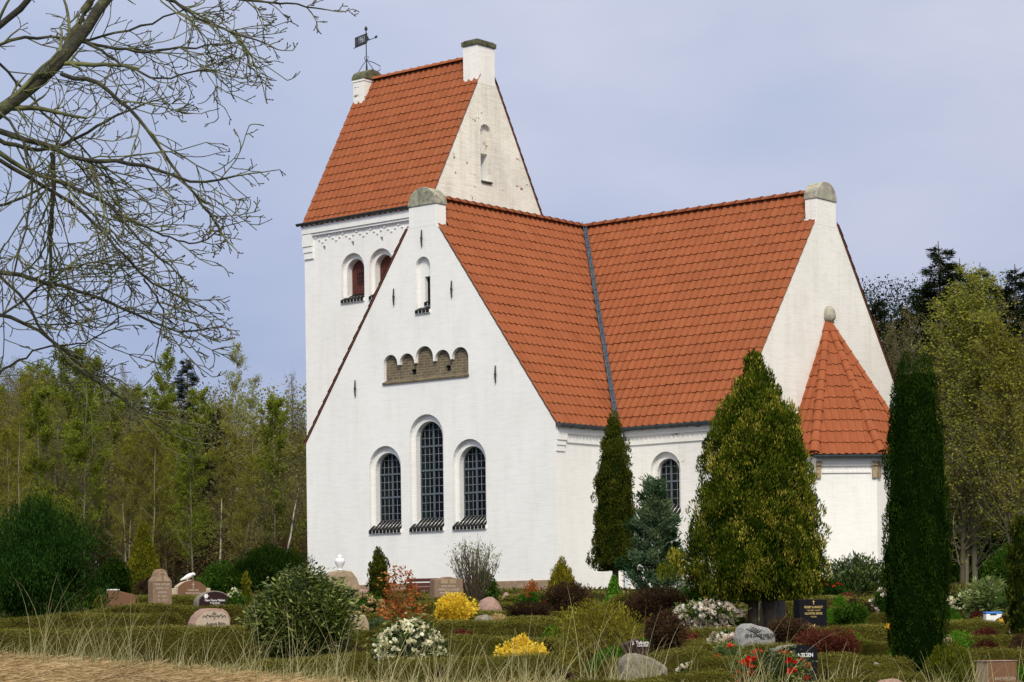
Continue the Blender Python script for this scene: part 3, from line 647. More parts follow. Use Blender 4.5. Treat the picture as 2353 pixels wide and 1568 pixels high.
# --- apse with a faceted tiled roof
AX, AZ, AE, AP, AW = L2+.0, 7.62, 3.72, 2.23, 2.04
ACY = Y2-.02
def octv(ap, a0): rr = ap/math.cos(R(22.5)); return [(AX+rr*math.cos(R(a)), ACY+rr*math.sin(R(a))) for a in a0]
angs = [-112.5, -67.5, -22.5, 22.5, 67.5, 112.5]
poly = octv(AW, angs[1:5]); poly = [(AX-.3, ACY-AW)]+poly+[(AX-.3, ACY+AW)]
MB().prism(poly, 2, -.5, AE-.1).build('apse_wall', WORN3, church)
mb = MB()
vv = octv(AW, angs)
for i in range(1, 4):
    a = Vector((*vv[i], 0)); b = Vector((*vv[i+1], 0)); d = (b-a).normalized(); nrm = Vector((d.y, -d.x, 0)); L = (b-a).length
    def cb(target, s0, s1, pr, z0_, z1_):
        P = [a+d*s0-nrm*.02, a+d*s1-nrm*.02, a+d*s1+nrm*pr, a+d*s0+nrm*pr]
        target.prism([(p.x, p.y) for p in P], 2, z0_, z1_)
    cb(mb, 0, L, .07, AE-.30, AE-.13); cb(mb, 0.06, L-.06, .06, AE-.37, AE-.302); cb(mb, .16, L-.16, .04, AE-.56, AE-.50)
    for k in range(11): cb(mb, .2+k*.135, .2+k*.135+.05, .03, AE-.498, AE-.45)
    for s0, s1 in ((0.0, .15), (L-.15, L)):
        sb = MB(); cb(sb, s0, s1, .12, AE-.36, AE-.24)
        cb(sb, s0+(0 if s0 == 0 else .02), s1-(.02 if s0 == 0 else 0), .07, AE-.70, AE-.362)
        sb.build('corner_bracket', SANDB, church)
mb.build('apse_cornice', WORN3, church)
ar = None
apex = Vector((AX, ACY, AZ))
for fa in (-90, -45, 0, 45, 90):
    no = Vector((math.cos(R(fa)), math.sin(R(fa)), 0)); u = Vector((-no.y, no.x, 0)); mid = Vector((AX, ACY, AE))+no*AP
    v = (apex-mid); L = v.length; wdt = 2*AP*math.tan(R(22.5))+.02
    rr = AP/math.cos(R(22.5))
    pl = []
    for s_ in (-1, 1):
        e = Vector((math.cos(R(fa+22.5*s_)), math.sin(R(fa+22.5*s_)), 0)); pl.append(((AX, ACY, 0), tuple(Vector((-e.y, e.x, 0))*s_)))
    if abs(fa) == 90: pl.append(((L2-.02, 0, 0), (-1, 0, 0)))
    o = tiles('apse_roof', mid-u*wdt/2-v.normalized()*.06, u, v, wdt, L+.02, 12, tw=.215, planes=pl, m=TILE2, off=(50*fa, 300))
    if fa == -45: ar = o
hp = MB()
for a in (-67.5, -22.5, 22.5, 67.5):
    e = Vector((math.cos(R(a)), math.sin(R(a)), 0)); q = Vector((AX, ACY, AE))+e*AP/math.cos(R(22.5))
    t_ = ridge(None, q+Vector((0, 0, .03))-(apex-q)*.01, apex+Vector((0, 0, .03))-(apex-q)*.03, 13, .14, .10); hp.add(t_.v, t_.f)
hp.build('hip_tiles', TILE2, ar, smooth_=True)
MB().lathe([(.12, -.22), (.19, -.12), (.19, .02), (.15, .14), (.07, .22), (0, .24)], (AX+.06, ACY, AZ+.14), 14).build('finial', CEMENT2, ar, smooth_=True)
for i in range(1, 4):
    g0 = octv(AP+.07, angs); a = g0[i]; b = g0[i+1]; gutter((*a, AE-.08), (*b, AE-.08), .09, ZINC)
# ------------------------------------------------------------------ foliage tools
def crown(prof, H, K, n, sig, L, W, seed, mode='out', lobes=.12, gaps=.0, shell=.22, tintr=(0, 1), zflat=1.0, fy=1.0, core=None, tipbias=0.0, droop=0.0, nl=5, jit=.45, outer=.35, tuft=0, tz=1.3, skew=1.0):
    """leaf quads on the clumps of a crown. prof: [(t, r)] t 0..1 up the height H; K clumps of n leaves"""
    rg = np.random.default_rng(seed); T = np.array([p[0] for p in prof]); RR = np.array([p[1] for p in prof])
    tt = np.linspace(0, 1, 200); w_ = np.interp(tt, T, RR)+.08*RR.max(); w_ /= w_.sum()
    t = np.clip(rg.choice(tt, K, p=w_)+rg.normal(0, .004, K), 0, 1); th = rg.uniform(0, 2*np.pi, K)
    lob = 1+lobes*(np.sin(th*nl+t*9+seed)*.5+np.sin(th*(nl-2)-t*14+seed*2)*.5)+rg.normal(0, lobes*.35, K)
    s = 1-np.abs(rg.normal(0, shell, K)); s = np.clip(s, .05, 1.05)
    r = np.interp(t, T, RR)*lob*s
    cx = r*np.cos(th); cy = r*np.sin(th)*fy; cz = t*H*zflat
    keep = np.ones(K, bool)
    if gaps: keep = (np.sin(cx*7.1/max(RR.max(), .01)+seed)+np.sin(cy*6.3/max(RR.max(), .01)+seed*3)+np.sin(cz*9/H*2+seed*5)) > -3+gaps*3
    C = np.stack([cx, cy, cz], 1)[keep]; O = np.stack([np.cos(th), np.sin(th), np.zeros(K)], 1)[keep]; K = len(C)
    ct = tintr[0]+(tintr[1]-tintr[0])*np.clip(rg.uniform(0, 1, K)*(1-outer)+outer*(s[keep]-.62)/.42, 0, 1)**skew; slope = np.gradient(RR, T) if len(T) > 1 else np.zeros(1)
    if tuft:
        rad = np.hypot(C[:, 0], C[:, 1]); C[:, :2] *= np.clip(1-tuft*.9/np.maximum(rad, .01), .15, 1)[:, None]
        uu = rg.normal(0, 1, (K*n, 3))+np.repeat(O, n, 0)*.9+np.array([0, 0, .35]); uu /= np.linalg.norm(uu, axis=1)[:, None]
        tr_ = tuft*np.repeat(rg.uniform(.65, 1.25, K), n)[:, None]*(1+rg.normal(0, .10, (K*n, 1)))
        P = np.repeat(C, n, 0)+uu*tr_*np.array([1, 1, tz]); P[:, 2] = np.maximum(P[:, 2], .01); O = uu*np.array([1, 1, .6])
    else:
        P = np.repeat(C, n, 0)+rg.normal(0, 1, (K*n, 3))*sig; P[:, 2] = np.maximum(P[:, 2], .01); O = np.repeat(O, n, 0)
    up = np.array([0, 0, 1.0]); rnd = rg.normal(0, 1, (K*n, 3)); rnd /= np.linalg.norm(rnd, axis=1)[:, None]
    cr = np.repeat(rg.normal(0, 1, (K, 3)), n, 0)*(.12 if tuft else .35)
    a = {'out': (1.0, .35), 'up': (.35, 1.0), 'rand': (.2, .1), 'flat': (1.0, .0), 'down': (.6, -.7)}[mode]
    D = O*a[0]+up*a[1]+rnd*jit+cr; D[:, 2] -= droop; D /= np.linalg.norm(D, axis=1)[:, None]
    S = np.cross(D, rg.normal(0, 1, (K*n, 3))); S /= np.linalg.norm(S, axis=1)[:, None]
    l = (L*rg.uniform(.6, 1.3, K*n))[:, None]; wd = (W*rg.uniform(.6, 1.3, K*n))[:, None]
    Nn = np.cross(D, S)
    V = np.stack([P, P+D*l*.45+S*wd*.5+Nn*l*.06, P+D*l, P+D*l*.45-S*wd*.5+Nn*l*.06], 1).reshape(-1, 3)
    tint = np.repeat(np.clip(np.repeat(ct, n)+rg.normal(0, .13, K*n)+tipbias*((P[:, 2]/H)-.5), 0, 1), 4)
    Q = np.arange(len(V)).reshape(-1, 4)
    if core:
        m = 14; k = 12; vs = []; ts = np.linspace(.01, .985, m)
        for q in ts:
            for j in range(k):
                aa = 2*np.pi*j/k; r_ = np.interp(q, T, RR)*core*(1+lobes*.6*np.sin(aa*nl+q*9+seed)+rg.normal(0, .05)); vs.append((r_*np.cos(aa), r_*np.sin(aa)*fy, q*H*zflat*.97))
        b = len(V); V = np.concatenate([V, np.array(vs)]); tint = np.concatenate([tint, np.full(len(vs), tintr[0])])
        q2 = np.array([(b+i*k+j, b+i*k+(j+1) % k, b+(i+1)*k+(j+1) % k, b+(i+1)*k+j) for i in range(m-1) for j in range(k)]); Q = np.concatenate([Q, q2])
    return V, Q, tint
def merge(parts):
    V = []; Q = []; T = []; b = 0
    for v, q, t in parts: V.append(v); Q.append(q+b); T.append(t); b += len(v)
    return np.concatenate(V), np.concatenate(Q), np.concatenate(T)
def shift(p, d): return p[0]+np.array(d), p[1], p[2]
def wood_twigs(base, n, H, Rr, seed, r0=.02, lean=.5, sub=2, depth=3):
    """an upright spray of stems; returns an MB"""
    rg = np.random.default_rng(seed); mb = MB()
    def br(p, d, L, r, lv):
        pts = [p]; q = p; k = 4
        for i in range(k):
            d = d+rg.normal(0, .12, 3)+np.array([0, 0, .10]); d = d/np.linalg.norm(d); q = q+d*L/k; pts.append(q)
        mb.tube(pts, [r*(1-.7*i/k) for i in range(k+1)], 4 if lv < 2 else 3, closed_ends=False)
        if lv < depth:
            for _ in range(sub):
                i = rg.integers(1, k); dd = d+rg.normal(0, .45, 3); dd /= np.linalg.norm(dd); br(pts[i], dd, L*rg.uniform(.45, .75), r*.6, lv+1)
    for _ in range(n):
        a = rg.uniform(0, 2*np.pi); tl = rg.uniform(0, lean); d = np.array([math.cos(a)*tl, math.sin(a)*tl, 1.0]); d /= np.linalg.norm(d)
        br(np.array(base)+rg.normal(0, .02, 3)*np.array([1, 1, 0]), d, H*rg.uniform(.6, .8), r0, 0)
    return mb
BARK = plain('grey_brown_bark', (.13, .10, .07), .9, .35, 14, .5)
STEM = plain('twig_bark', (.085, .06, .04), .9, .25, 20)
G = lambda *a: a
LM = {
 'yew': leafmat('dark_conifer', [(.006, .020, .004), (.018, .050, .008), (.042, .092, .016)]),
 'yew2': leafmat('deep_green_conifer', [(.005, .014, .002), (.014, .034, .004), (.036, .070, .009)]),
 'golden': leafmat('golden_conifer', [(.040, .055, .006), (.10, .12, .010), (.22, .19, .018), (.40, .29, .03)]),
 'thuja': leafmat('golden_green_thuja', [(.010, .026, .003), (.035, .060, .005), (.080, .108, .009), (.15, .165, .014), (.44, .37, .06)]),
 'brownthuja': leafmat('olive_thuja', [(.010, .018, .003), (.030, .041, .005), (.060, .073, .009), (.11, .11, .015)]),
 'pine': leafmat('blue_green_needles', [(.016, .040, .014), (.050, .095, .042), (.10, .16, .085), (.18, .22, .09)]),
 'green': leafmat('green_leaves', [(.014, .042, .005), (.040, .092, .010), (.090, .16, .022)]),
 'bright': leafmat('fresh_green', [(.03, .095, .006), (.07, .19, .012), (.15, .30, .03)]),
 'rhodo': leafmat('waxy_leaves', [(.010, .024, .004), (.030, .055, .008), (.075, .11, .016), (.27, .29, .08)], rough=.4, trans=.15, spec=.3),
 'variegated': leafmat('yellow_edged_leaves', [(.05, .085, .02), (.12, .17, .05), (.30, .34, .14)], rough=.45),
 'brown': leafmat('purple_brown_leaves', [(.022, .014, .009), (.055, .032, .018), (.10, .06, .028)]),
 'redbrown': leafmat('rust_red_leaves', [(.045, .014, .010), (.12, .032, .022), (.19, .06, .035)]),
 'orange': leafmat('orange_leaves', [(.14, .036, .010), (.32, .10, .028), (.46, .20, .06)]),
 'olive': leafmat('young_willow_leaves', [(.085, .075, .012), (.18, .165, .02), (.32, .29, .04)]),
 'hedge': leafmat('box_hedge_leaves', [(.028, .024, .008), (.078, .074, .013), (.135, .138, .024), (.21, .19, .055)]),
 'yellow': leafmat('yellow_flower', [(.50, .34, .02), (.78, .56, .04), (.88, .68, .10)], trans=.3),
 'cream': leafmat('cream_blossom', [(.62, .58, .36), (.82, .79, .56), (.90, .88, .70)], trans=.3),
 'white': leafmat('pinkish_white_blossom', [(.55, .42, .33), (.74, .64, .53), (.84, .78, .69)], trans=.3),
 'heath': leafmat('straw_heather', [(.30, .18, .09), (.48, .34, .16), (.60, .48, .26)], trans=.2),
 'red': leafmat('scarlet_blossom', [(.42, .008, .006), (.62, .014, .010), (.80, .06, .04)], trans=.3),
 'straw': leafmat('dry_marram', [(.10, .105, .035), (.22, .21, .085), (.36, .33, .16), (.50, .46, .28)], trans=.15),
 'woodg': leafmat('spring_birch_leaves', [(.085, .105, .012), (.155, .19, .020), (.27, .32, .04)], trans=.4),
 'woodo': leafmat('olive_spring_leaves', [(.11, .10, .014), (.19, .185, .026), (.28, .29, .05)], trans=.35),
 'woodb': leafmat('brown_buds', [(.075, .068, .025), (.13, .12, .045), (.20, .19, .07)], trans=.2),
 'spruce': leafmat('spruce_needles', [(.006, .012, .004), (.016, .026, .009), (.035, .048, .018)]),
 'branchy': leafmat('pale_green_willow', [(.12, .13, .020), (.22, .235, .035), (.36, .37, .07)], trans=.35),
}
cone = [(0, .75), (.06, .95), (.18, 1), (.5, .72), (.8, .34), (.93, .14), (1, .02)]
column = [(0, .7), (.06, .92), (.3, 1), (.7, .88), (.9, .62), (.97, .35), (1, .1)]
dome = [(0, .72), (.15, .95), (.35, 1), (.6, .9), (.8, .66), (.93, .36), (1, .08)]
flat = [(0, .85), (.45, 1), (.7, .92), (.88, .6), (1, .1)]
REG = []
def spot(u, base, top, wpx, Y=None):
    Y = dep(base) if (Y is None or (Y < 46 and base < 1528)) else max(Y, dep(base) if base < 1528 else Y); p = at(u, base, Y); g = gz(p[0], Y); H = at(u, top, Y)[2]-g; return p[0], Y, g, H, wpx/FP*Y/2
def shrub(name, label, cat, u, base, top, wpx, m, prof=dome, Y=None, K=None, n=None, L=.05, W=.025, mode='out', seed=1, core=.72, stem=3, flowers=None, group=None, dens=1.0, rz=0, **kw):
    if (Y is None or Y < 46) and base < 1528: REG.append((u, base, wpx, label))
    X, Y, g, H, r = spot(u, base, top, wpx, Y)
    t = empty(name, (X, Y, g-.02), rz, label=label, cat=cat, group=group)
    area = 2*math.pi*r*H*.7+math.pi*r*r
    leaf = L*W*.5; tot = int(min(60000, 2.1*area/leaf*dens)); n = n or 9; K = K or max(20, tot//n)
    if (Y < 46 and base < 1528):
        hf = min(.75, .40/H); prof = [(0, prof[0][1]*.85)]+[(hf+(1-hf)*a, b) for a, b in prof]
    pr = [(a, b*r) for a, b in prof]
    sig = kw.pop('sig', min(.09, .9*math.sqrt(area/K)))
    if core and 'tuft' not in kw and m != 'rhodo':
        kw['tuft'] = min(.12, max(.035, .17*min(r, H*.6))); n = int(min(60, max(16, 9*(kw['tuft']/max(L, .02))**1.2))); K = max(14, tot//n)
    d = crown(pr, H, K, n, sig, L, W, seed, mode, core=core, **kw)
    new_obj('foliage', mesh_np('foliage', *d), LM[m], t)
    if stem: wood_twigs((0, 0, 0), stem, H*.55, r, seed, r0=max(.008, .02*H), depth=1, lean=.35).build('stem', STEM, t)
    if flowers:
        fm, nf, fs = flowers[:3]; top_only = flowers[3] if len(flowers) > 3 else .35
        rg = np.random.default_rng(seed+50); parts = []
        for i in range(nf):
            tq = rg.uniform(top_only, 1); a = rg.uniform(-math.pi, math.pi) ; rr = np.interp(tq, [p[0] for p in pr], [p[1] for p in pr])*rg.uniform(.93, 1.08)
            c = np.array([rr*math.cos(a), rr*math.sin(a), tq*H])
            k = 14; D = rg.normal(0, 1, (k, 3)); D[:, 2] = np.abs(D[:, 2])*.8; D /= np.linalg.norm(D, axis=1)[:, None]; S = np.cross(D, rg.normal(0, 1, (k, 3))); S /= np.linalg.norm(S, axis=1)[:, None]
            P = c+D*fs*.25; V = np.stack([P, P+D*fs*.4+S*fs*.32, P+D*fs*.75, P+D*fs*.4-S*fs*.32], 1).reshape(-1, 3)
            parts.append((V, np.arange(4*k).reshape(-1, 4), np.repeat(np.clip(rg.uniform(.1, 1)+rg.normal(0, .15, k), 0, 1), 4)))
        new_obj('flowers', mesh_np('flowers', *merge(parts)), LM[fm], t)
    return t

# ------------------------------------------------------------------ conifers and shrubs of the graveyard, left to right
shrub('yew_bush', 'large dark green juniper bush with reddish stems at the far left edge of the graveyard', 'bush', 88, 1412, 1168, 262, 'yew', prof=[(0, .55), (.12, .85), (.4, 1), (.7, .85), (.88, .55), (1, .1)], L=.052, W=.016, mode='up', seed=3, lobes=.5, nl=4, n=14, stem=6, sig=.07, core=.55, tuft=.17, outer=.05)
shrub('conical_conifer', 'gold tipped green cone conifer at the wood edge behind the tall brown gravestone', 'conifer', 331, 1345, 1206, 98, 'golden', prof=cone, Y=62, L=.07, W=.025, mode='up', seed=4, lobes=.18, tintr=(0, .75), stem=2)
shrub('rhododendron_bush', 'round dark green rhododendron at the wood edge behind the dove gravestone', 'bush', 512, 1368, 1296, 118, 'green', Y=60, L=.07, W=.035, seed=5, lobes=.2, stem=2)
shrub('low_shrub', 'low dark purple shrub between the tall brown gravestone and the wood', 'shrub', 345, 1362, 1332, 70, 'brown', Y=56, L=.05, W=.02, seed=6, stem=2, prof=flat)
shrub('leafy_shrub', 'small pale leafed shrub to the left of the tall brown gravestone', 'shrub', 230, 1388, 1355, 66, 'green', Y=46, L=.05, W=.03, seed=7, stem=2)
shrub('leafy_shrub', 'tangled dark shrub beside the low brown stone with a pale top edge', 'shrub', 262, 1352, 1288, 90, 'yew2', Y=59, L=.06, W=.03, seed=8, stem=2, lobes=.3)
shrub('pine_shrub', 'dark spreading pine shrub at the wood edge left of the church corner', 'shrub', 620, 1375, 1262, 165, 'yew2', Y=60, L=.10, W=.018, mode='up', seed=9, lobes=.35, prof=flat, stem=3)
shrub('small_conifer', 'dull green cone conifer tight beside the left corner of the church', 'conifer', 678, 1345, 1255, 52, 'brownthuja', Y=64, prof=cone, L=.06, W=.02, mode='up', seed=10, tintr=(.3, 1), stem=1)
shrub('columnar_shrub', 'thin yellow green columnar shrub left of the large glossy rhododendron', 'shrub', 566, 1392, 1318, 27, 'golden', prof=column, Y=45, L=.045, W=.018, mode='up', seed=11, stem=1, lobes=.25)
shrub('flowering_shrub', 'small shrub with cream blossom behind the dark round-topped gravestone', 'shrub', 541, 1385, 1352, 40, 'green', Y=47, L=.04, W=.02, seed=12, flowers=('cream', 22, .07, .2), stem=1)
shrub('low_conifer', 'small green conifer at the left behind the clipped hedges, right of the dark juniper', 'conifer', 545, 1395, 1365, 44, 'green', Y=44, L=.04, W=.02, seed=121, stem=1)
shrub('rhododendron_bush', 'big glossy rhododendron with yellowish leaf edges in front of the church corner', 'bush', 698, 1500, 1312, 208, 'rhodo', L=.058, W=.022, mode='out', seed=13, lobes=.2, n=12, stem=5, sig=.055, jit=.7, shell=.12,
      prof=[(0, .5), (.15, .82), (.4, 1), (.65, .88), (.85, .55), (1, .12)], dens=1.9, core=.6)
shrub('golden_yew', 'narrow dark golden yew with spiky top in front of the tall gable', 'conifer', 871, 1372, 1262, 54, 'brownthuja', prof=[(0, .8), (.1, .95), (.5, 1), (.75, .85), (.92, .5), (1, .12)], L=.05, W=.02, mode='up', seed=14, lobes=.25, tintr=(.1, 1), tipbias=.5, Y=48, stem=1)
shrub('maple_shrub', 'airy rust orange maple in front of the bench', 'shrub', 922, 1432, 1308, 92, 'orange', prof=[(0, .65), (.2, 1), (.45, .85), (.7, .55), (.9, .5), (1, .2)], Y=36, L=.045, W=.03, seed=15, lobes=.5, core=None, dens=.36, n=7, stem=7, sig=.04)
shrub('heather_mound', 'straw coloured heather mound left of the orange maple', 'shrub', 838, 1408, 1368, 88, 'green', prof=flat, Y=38, L=.035, W=.012, mode='up', seed=16, flowers=('heath', 150, .055, .3), stem=1)
shrub('prostrate_juniper', 'blue green creeping juniper beside the flat slab stone', 'shrub', 866, 1436, 1424, 58, 'pine', prof=flat, Y=32, L=.04, W=.014, seed=17, stem=0)
shrub('leafy_shrub', 'rounded dark green shrub behind the bare twiggy bush', 'shrub', 1112, 1388, 1315, 72, 'green', Y=50, L=.045, W=.03, seed=18, stem=2, tintr=(0, .8))
shrub('golden_bush', 'round bright yellow bush in the middle of the graves', 'bush', 1044, 1420, 1367, 96, 'yellow', L=.04, W=.02, seed=19, lobes=.2, stem=2, dens=.9, core=.6, Y=38)
shrub('berberis_shrub', 'small orange and red flecked shrub in front of the stone plinth', 'shrub', 1222, 1372, 1334, 44, 'orange', Y=49, L=.035, W=.02, seed=20, core=.4, stem=2, dens=.6, tintr=(.2, 1), lobes=.3)
shrub('flowering_shrub', 'low dark shrub with small red blooms right of the pink boulders', 'shrub', 1222, 1392, 1366, 74, 'green', Y=45, L=.04, W=.022, seed=21, flowers=('red', 16, .035, .3), stem=1)
shrub('conical_conifer', 'rounded golden green cone conifer at the near corner of the church', 'conifer', 1292, 1368, 1288, 70, 'golden', prof=[(0, .85), (.15, 1), (.5, .86), (.8, .5), (.95, .2), (1, .04)], Y=51, L=.06, W=.022, mode='up', seed=22, lobes=.1, tintr=(.2, .85), stem=1)
shrub('barberry_shrub', 'spreading dark brown shrub in front of the golden cone conifer', 'shrub', 1306, 1402, 1342, 112, 'brown', prof=flat, Y=42, L=.04, W=.016, seed=23, lobes=.3, stem=4, core=.55)
shrub('low_shrub', 'low greyish brown heather behind the wavy clipped hedge in the middle', 'shrub', 1215, 1412, 1388, 110, 'brown', prof=flat, Y=39, L=.03, W=.012, seed=24, stem=1, tintr=(0, .6))
shrub('willow_shrub', 'wide airy olive green willow bush with upright shoots in the centre foreground', 'bush', 1375, 1530, 1388, 215, 'olive', prof=[(0, .45), (.2, .8), (.5, 1), (.8, .88), (.95, .6), (1, .3)], L=.034, W=.013, mode='up', seed=25, core=None, dens=.42, n=8, stem=34, sig=.04, lobes=.2, shell=.35, Y=24.5)
shrub('topiary_shrub', 'fresh green bell shaped conifer round the foot of the tall brown-green column tree', 'conifer', 1411, 1374, 1322, 52, 'bright', prof=[(0, 1), (.25, .95), (.45, .6), (.65, .42), (.9, .25), (1, .05)], Y=46.6, L=.04, W=.02, mode='down', seed=26, stem=1)
# the tall columnar thuja on its bare trunk
def tall_tree(name, label, u, base, top, low, wpx, m, prof, Y, L, W, mode, seed, cat='conifer', trunks=((0, .06),), core=.72, dens=1.0, **kw):
    X, Y, g, H, r = spot(u, base, top, wpx, Y); zl = at(u, low, Y)[2]-g
    t = empty(name, (X, Y, g-.02), 0, label=label, cat=cat)
    pr = [(a, b*r) for a, b in prof]; Hc = H-zl; area = 2*math.pi*r*Hc*.7; n = kw.pop('n', 12); K = int(2.1*area/(L*W*.5)*dens)//n
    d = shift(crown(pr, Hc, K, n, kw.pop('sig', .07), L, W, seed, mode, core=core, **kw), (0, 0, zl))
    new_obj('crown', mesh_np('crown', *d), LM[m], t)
    for dx, rr in trunks:
        MB().tube([(dx, 0, -.1), (dx*1.02, .01, zl*.5), (dx*.8, 0, zl), (dx*.3, 0, zl+Hc*.5), (dx*.1, 0, zl+Hc*.85)], [rr*1.25, rr, rr*.95, rr*.6, rr*.2], 8).build('trunk', BARK, t, smooth_=True)
    return t
tall_tree('columnar_thuja', 'tall brown green column tree on a bare stem in the inner corner of the church', 1415, 1372, 952, 1312, 114, 'brownthuja', [(0, .55), (.06, 1.0), (.3, .86), (.55, .74), (.75, .56), (.9, .34), (.97, .16), (1, .04)], 47.5, .045, .02, 'up', 31, trunks=((0, .07),), lobes=.2, sig=.045, tintr=(0, 1), tipbias=.2, n=40, dens=1.0, outer=.3, shell=.06, core=.84, tuft=.085, tz=1.3)
gt = tall_tree('golden_thuja', 'huge golden green thuja on two dark trunks hiding the choir wall', 1742, 1432, 824, 1380, 318, 'thuja', [(0, .50), (.05, .88), (.12, 1), (.25, .96), (.36, .87), (.5, .80), (.62, .71), (.74, .60), (.80, .47), (.88, .32), (.95, .14), (1, .02)], 34, .045, .016, 'up', 32, trunks=((-.07, .075), (.16, .085)), lobes=.15, n=60, tintr=(0, 1), dens=1.5, nl=7, shell=.09, core=.66, outer=.1, jit=.4, tuft=.10, tz=1.25, skew=1.4)
sbp = at(1556, 1312, gt.location.y)-np.array(gt.location)
sb_ = shift(crown([(0, .10), (.3, .26), (.7, .24), (1, .05)], .34, 26, 60, .05, .045, .017, 91, 'up', core=None, tuft=.075, tintr=(.3, 1), lobes=.3), (sbp[0], .0, sbp[2]-.15))
new_obj('side_branch', mesh_np('side_branch', *sb_), LM['thuja'], gt); MB().tube([(-.05, 0, sbp[2]-.45), (sbp[0]*.55, 0, sbp[2]-.2), (sbp[0]*.95, 0, sbp[2])], [.035, .025, .01], 5).build('branch', BARK, gt)
tall_tree('columnar_cypress', 'tall narrow dark green cypress column at the right in front of the apse', 2110, 1560, 826, 1545, 152, 'yew2', [(0, .55), (.05, .8), (.25, .98), (.45, 1), (.65, .90), (.82, .76), (.93, .64), (.975, .54), (1, .34)], 22.5, .030, .009, 'up', 33, trunks=((0, .05),), lobes=.10, sig=.018, n=44, core=.88, dens=.75, shell=.05, nl=7, outer=.1, tuft=.04, tz=2.6)
# blue green pine: whorls of branches carrying long needles
def pine(u, base, top, wpx, Y, seed):
    X, Y, g, H, r = spot(u, base, top, wpx, Y); rg = np.random.default_rng(seed)
    t = empty('pine_tree', (X, Y, g-.02), 0, label='loose blue green pine between the column tree and the huge golden thuja', cat='pine')
    mb = MB().tube([(0, 0, -.1), (.03, 0, H*.5), (0, 0, H*.97)], [.05, .035, .008], 6); parts = []
    for i in range(62):
        z = H*(.14+.84*(i/62)**.9); a = i*2.4+rg.uniform(-.3, .3); L = r*1.12*(1.06-z/H)**.75*rg.uniform(.5, 1.15)
        d = np.array([math.cos(a), math.sin(a), .35+.3*rg.uniform()]); d /= np.linalg.norm(d); p = np.array([0, 0, z]); pts = [p+d*L*k/4+np.array([0, 0, .06*L*k*k/16]) for k in range(5)]
        mb.tube(pts, [.014, .011, .009, .007, .004], 4, closed_ends=False)
        nn = int(430*L/max(r, .1))+70; s = rg.uniform(.25, 1.05, nn)**.8; c = p+d*(L*s)[:, None]+np.array([0, 0, 1])*(.06*L*s*s)[:, None]
        c = c+rg.normal(0, .045, (nn, 3)); D = d*.9+rg.normal(0, .55, (nn, 3)); D[:, 2] += .25; D /= np.linalg.norm(D, axis=1)[:, None]; S = np.cross(D, rg.normal(0, 1, (nn, 3))); S /= np.linalg.norm(S, axis=1)[:, None]
        l = rg.uniform(.05, .11, nn)[:, None]; w_ = .011
        V = np.stack([c, c+D*l*.5+S*w_, c+D*l, c+D*l*.5-S*w_], 1).reshape(-1, 3); parts.append((V, np.arange(4*nn).reshape(-1, 4), np.repeat(np.clip(rg.uniform(0, .9)+rg.normal(0, .15, nn), 0, 1), 4)))
    mb.build('trunk', BARK, t); new_obj('foliage', mesh_np('foliage', *merge(parts)), LM['pine'], t)
pine(1506, 1378, 1102, 172, 44, 34)
shrub('barberry_shrub', 'dark brown wiry shrub at the foot of the blue green pine', 'shrub', 1510, 1428, 1358, 150, 'brown', Y=37, L=.035, W=.014, seed=35, lobes=.25, stem=5, core=.6, prof=flat)
shrub('leafy_shrub', 'low dark leafy shrub under the left side of the huge golden thuja', 'shrub', 1625, 1400, 1352, 130, 'yew2', Y=40, L=.05, W=.03, seed=36, lobes=.3, stem=2)
shrub('red_leaf_shrub', 'dark red brown shrub standing right of the willow bush', 'shrub', 1528, 1492, 1408, 104, 'brown', Y=28, L=.03, W=.015, seed=37, lobes=.2, stem=3, core=.6, tintr=(.1, 1))
shrub('flowering_rhododendron', 'rhododendron covered in pinkish white blossom left of the twin trunks of the huge thuja', 'bush', 1627, 1434, 1386, 148, 'rhodo', Y=33, L=.06, W=.024, seed=38, flowers=('white', 170, .085, .15), stem=2)
shrub('flowering_rhododendron', 'low pale flowering plant left of the speckled grey boulder', 'bush', 1664, 1474, 1455, 66, 'green', Y=29, L=.04, W=.02, seed=39, flowers=('white', 40, .07, .15), stem=0, prof=flat)
shrub('flowering_rhododendron', 'low pale pink flowering plant nearest the bottom edge, left of the red azalea', 'bush', 1610, 1556, 1520, 112, 'green', Y=22.3, L=.04, W=.02, seed=40, flowers=('white', 60, .055, .3), stem=0, prof=flat)
shrub('red_azalea', 'azalea with vivid scarlet flowers in front of the black stone lettered NIELSEN', 'bush', 1772, 1572, 1497, 150, 'rhodo', Y=20.9, L=.04, W=.018, seed=41, flowers=('red', 32, .062, .15), stem=2, prof=[(0, .6), (.4, .95), (.7, 1), (.9, .8), (1, .4)], dens=1.2, lobes=.35)
shrub('heath_shrub', 'small red and lime leaved plant left of the red azalea', 'shrub', 1672, 1502, 1478, 60, 'variegated', Y=26, L=.03, W=.015, seed=42, flowers=('red', 6, .05, .3), stem=0, prof=flat)
shrub('red_leaf_shrub', 'flat topped rust red shrub right of the black NIELSEN stone', 'shrub', 1905, 1496, 1452, 150, 'redbrown', Y=25.5, L=.026, W=.012, seed=43, lobes=.2, stem=3, prof=flat, core=.6)
shrub('red_leaf_shrub', 'dull brown shrub right of the speckled grey boulder', 'shrub', 1810, 1472, 1424, 108, 'brown', Y=29.5, L=.028, W=.014, seed=44, tintr=(.2, 1), stem=2)
shrub('rhododendron_bush', 'dark rhododendron with upright leaf rosettes against the apse wall', 'bush', 1972, 1388, 1285, 140, 'rhodo', Y=52, L=.11, W=.035, mode='up', seed=45, lobes=.22, stem=4, tintr=(0, .72), core=.6, jit=.7)
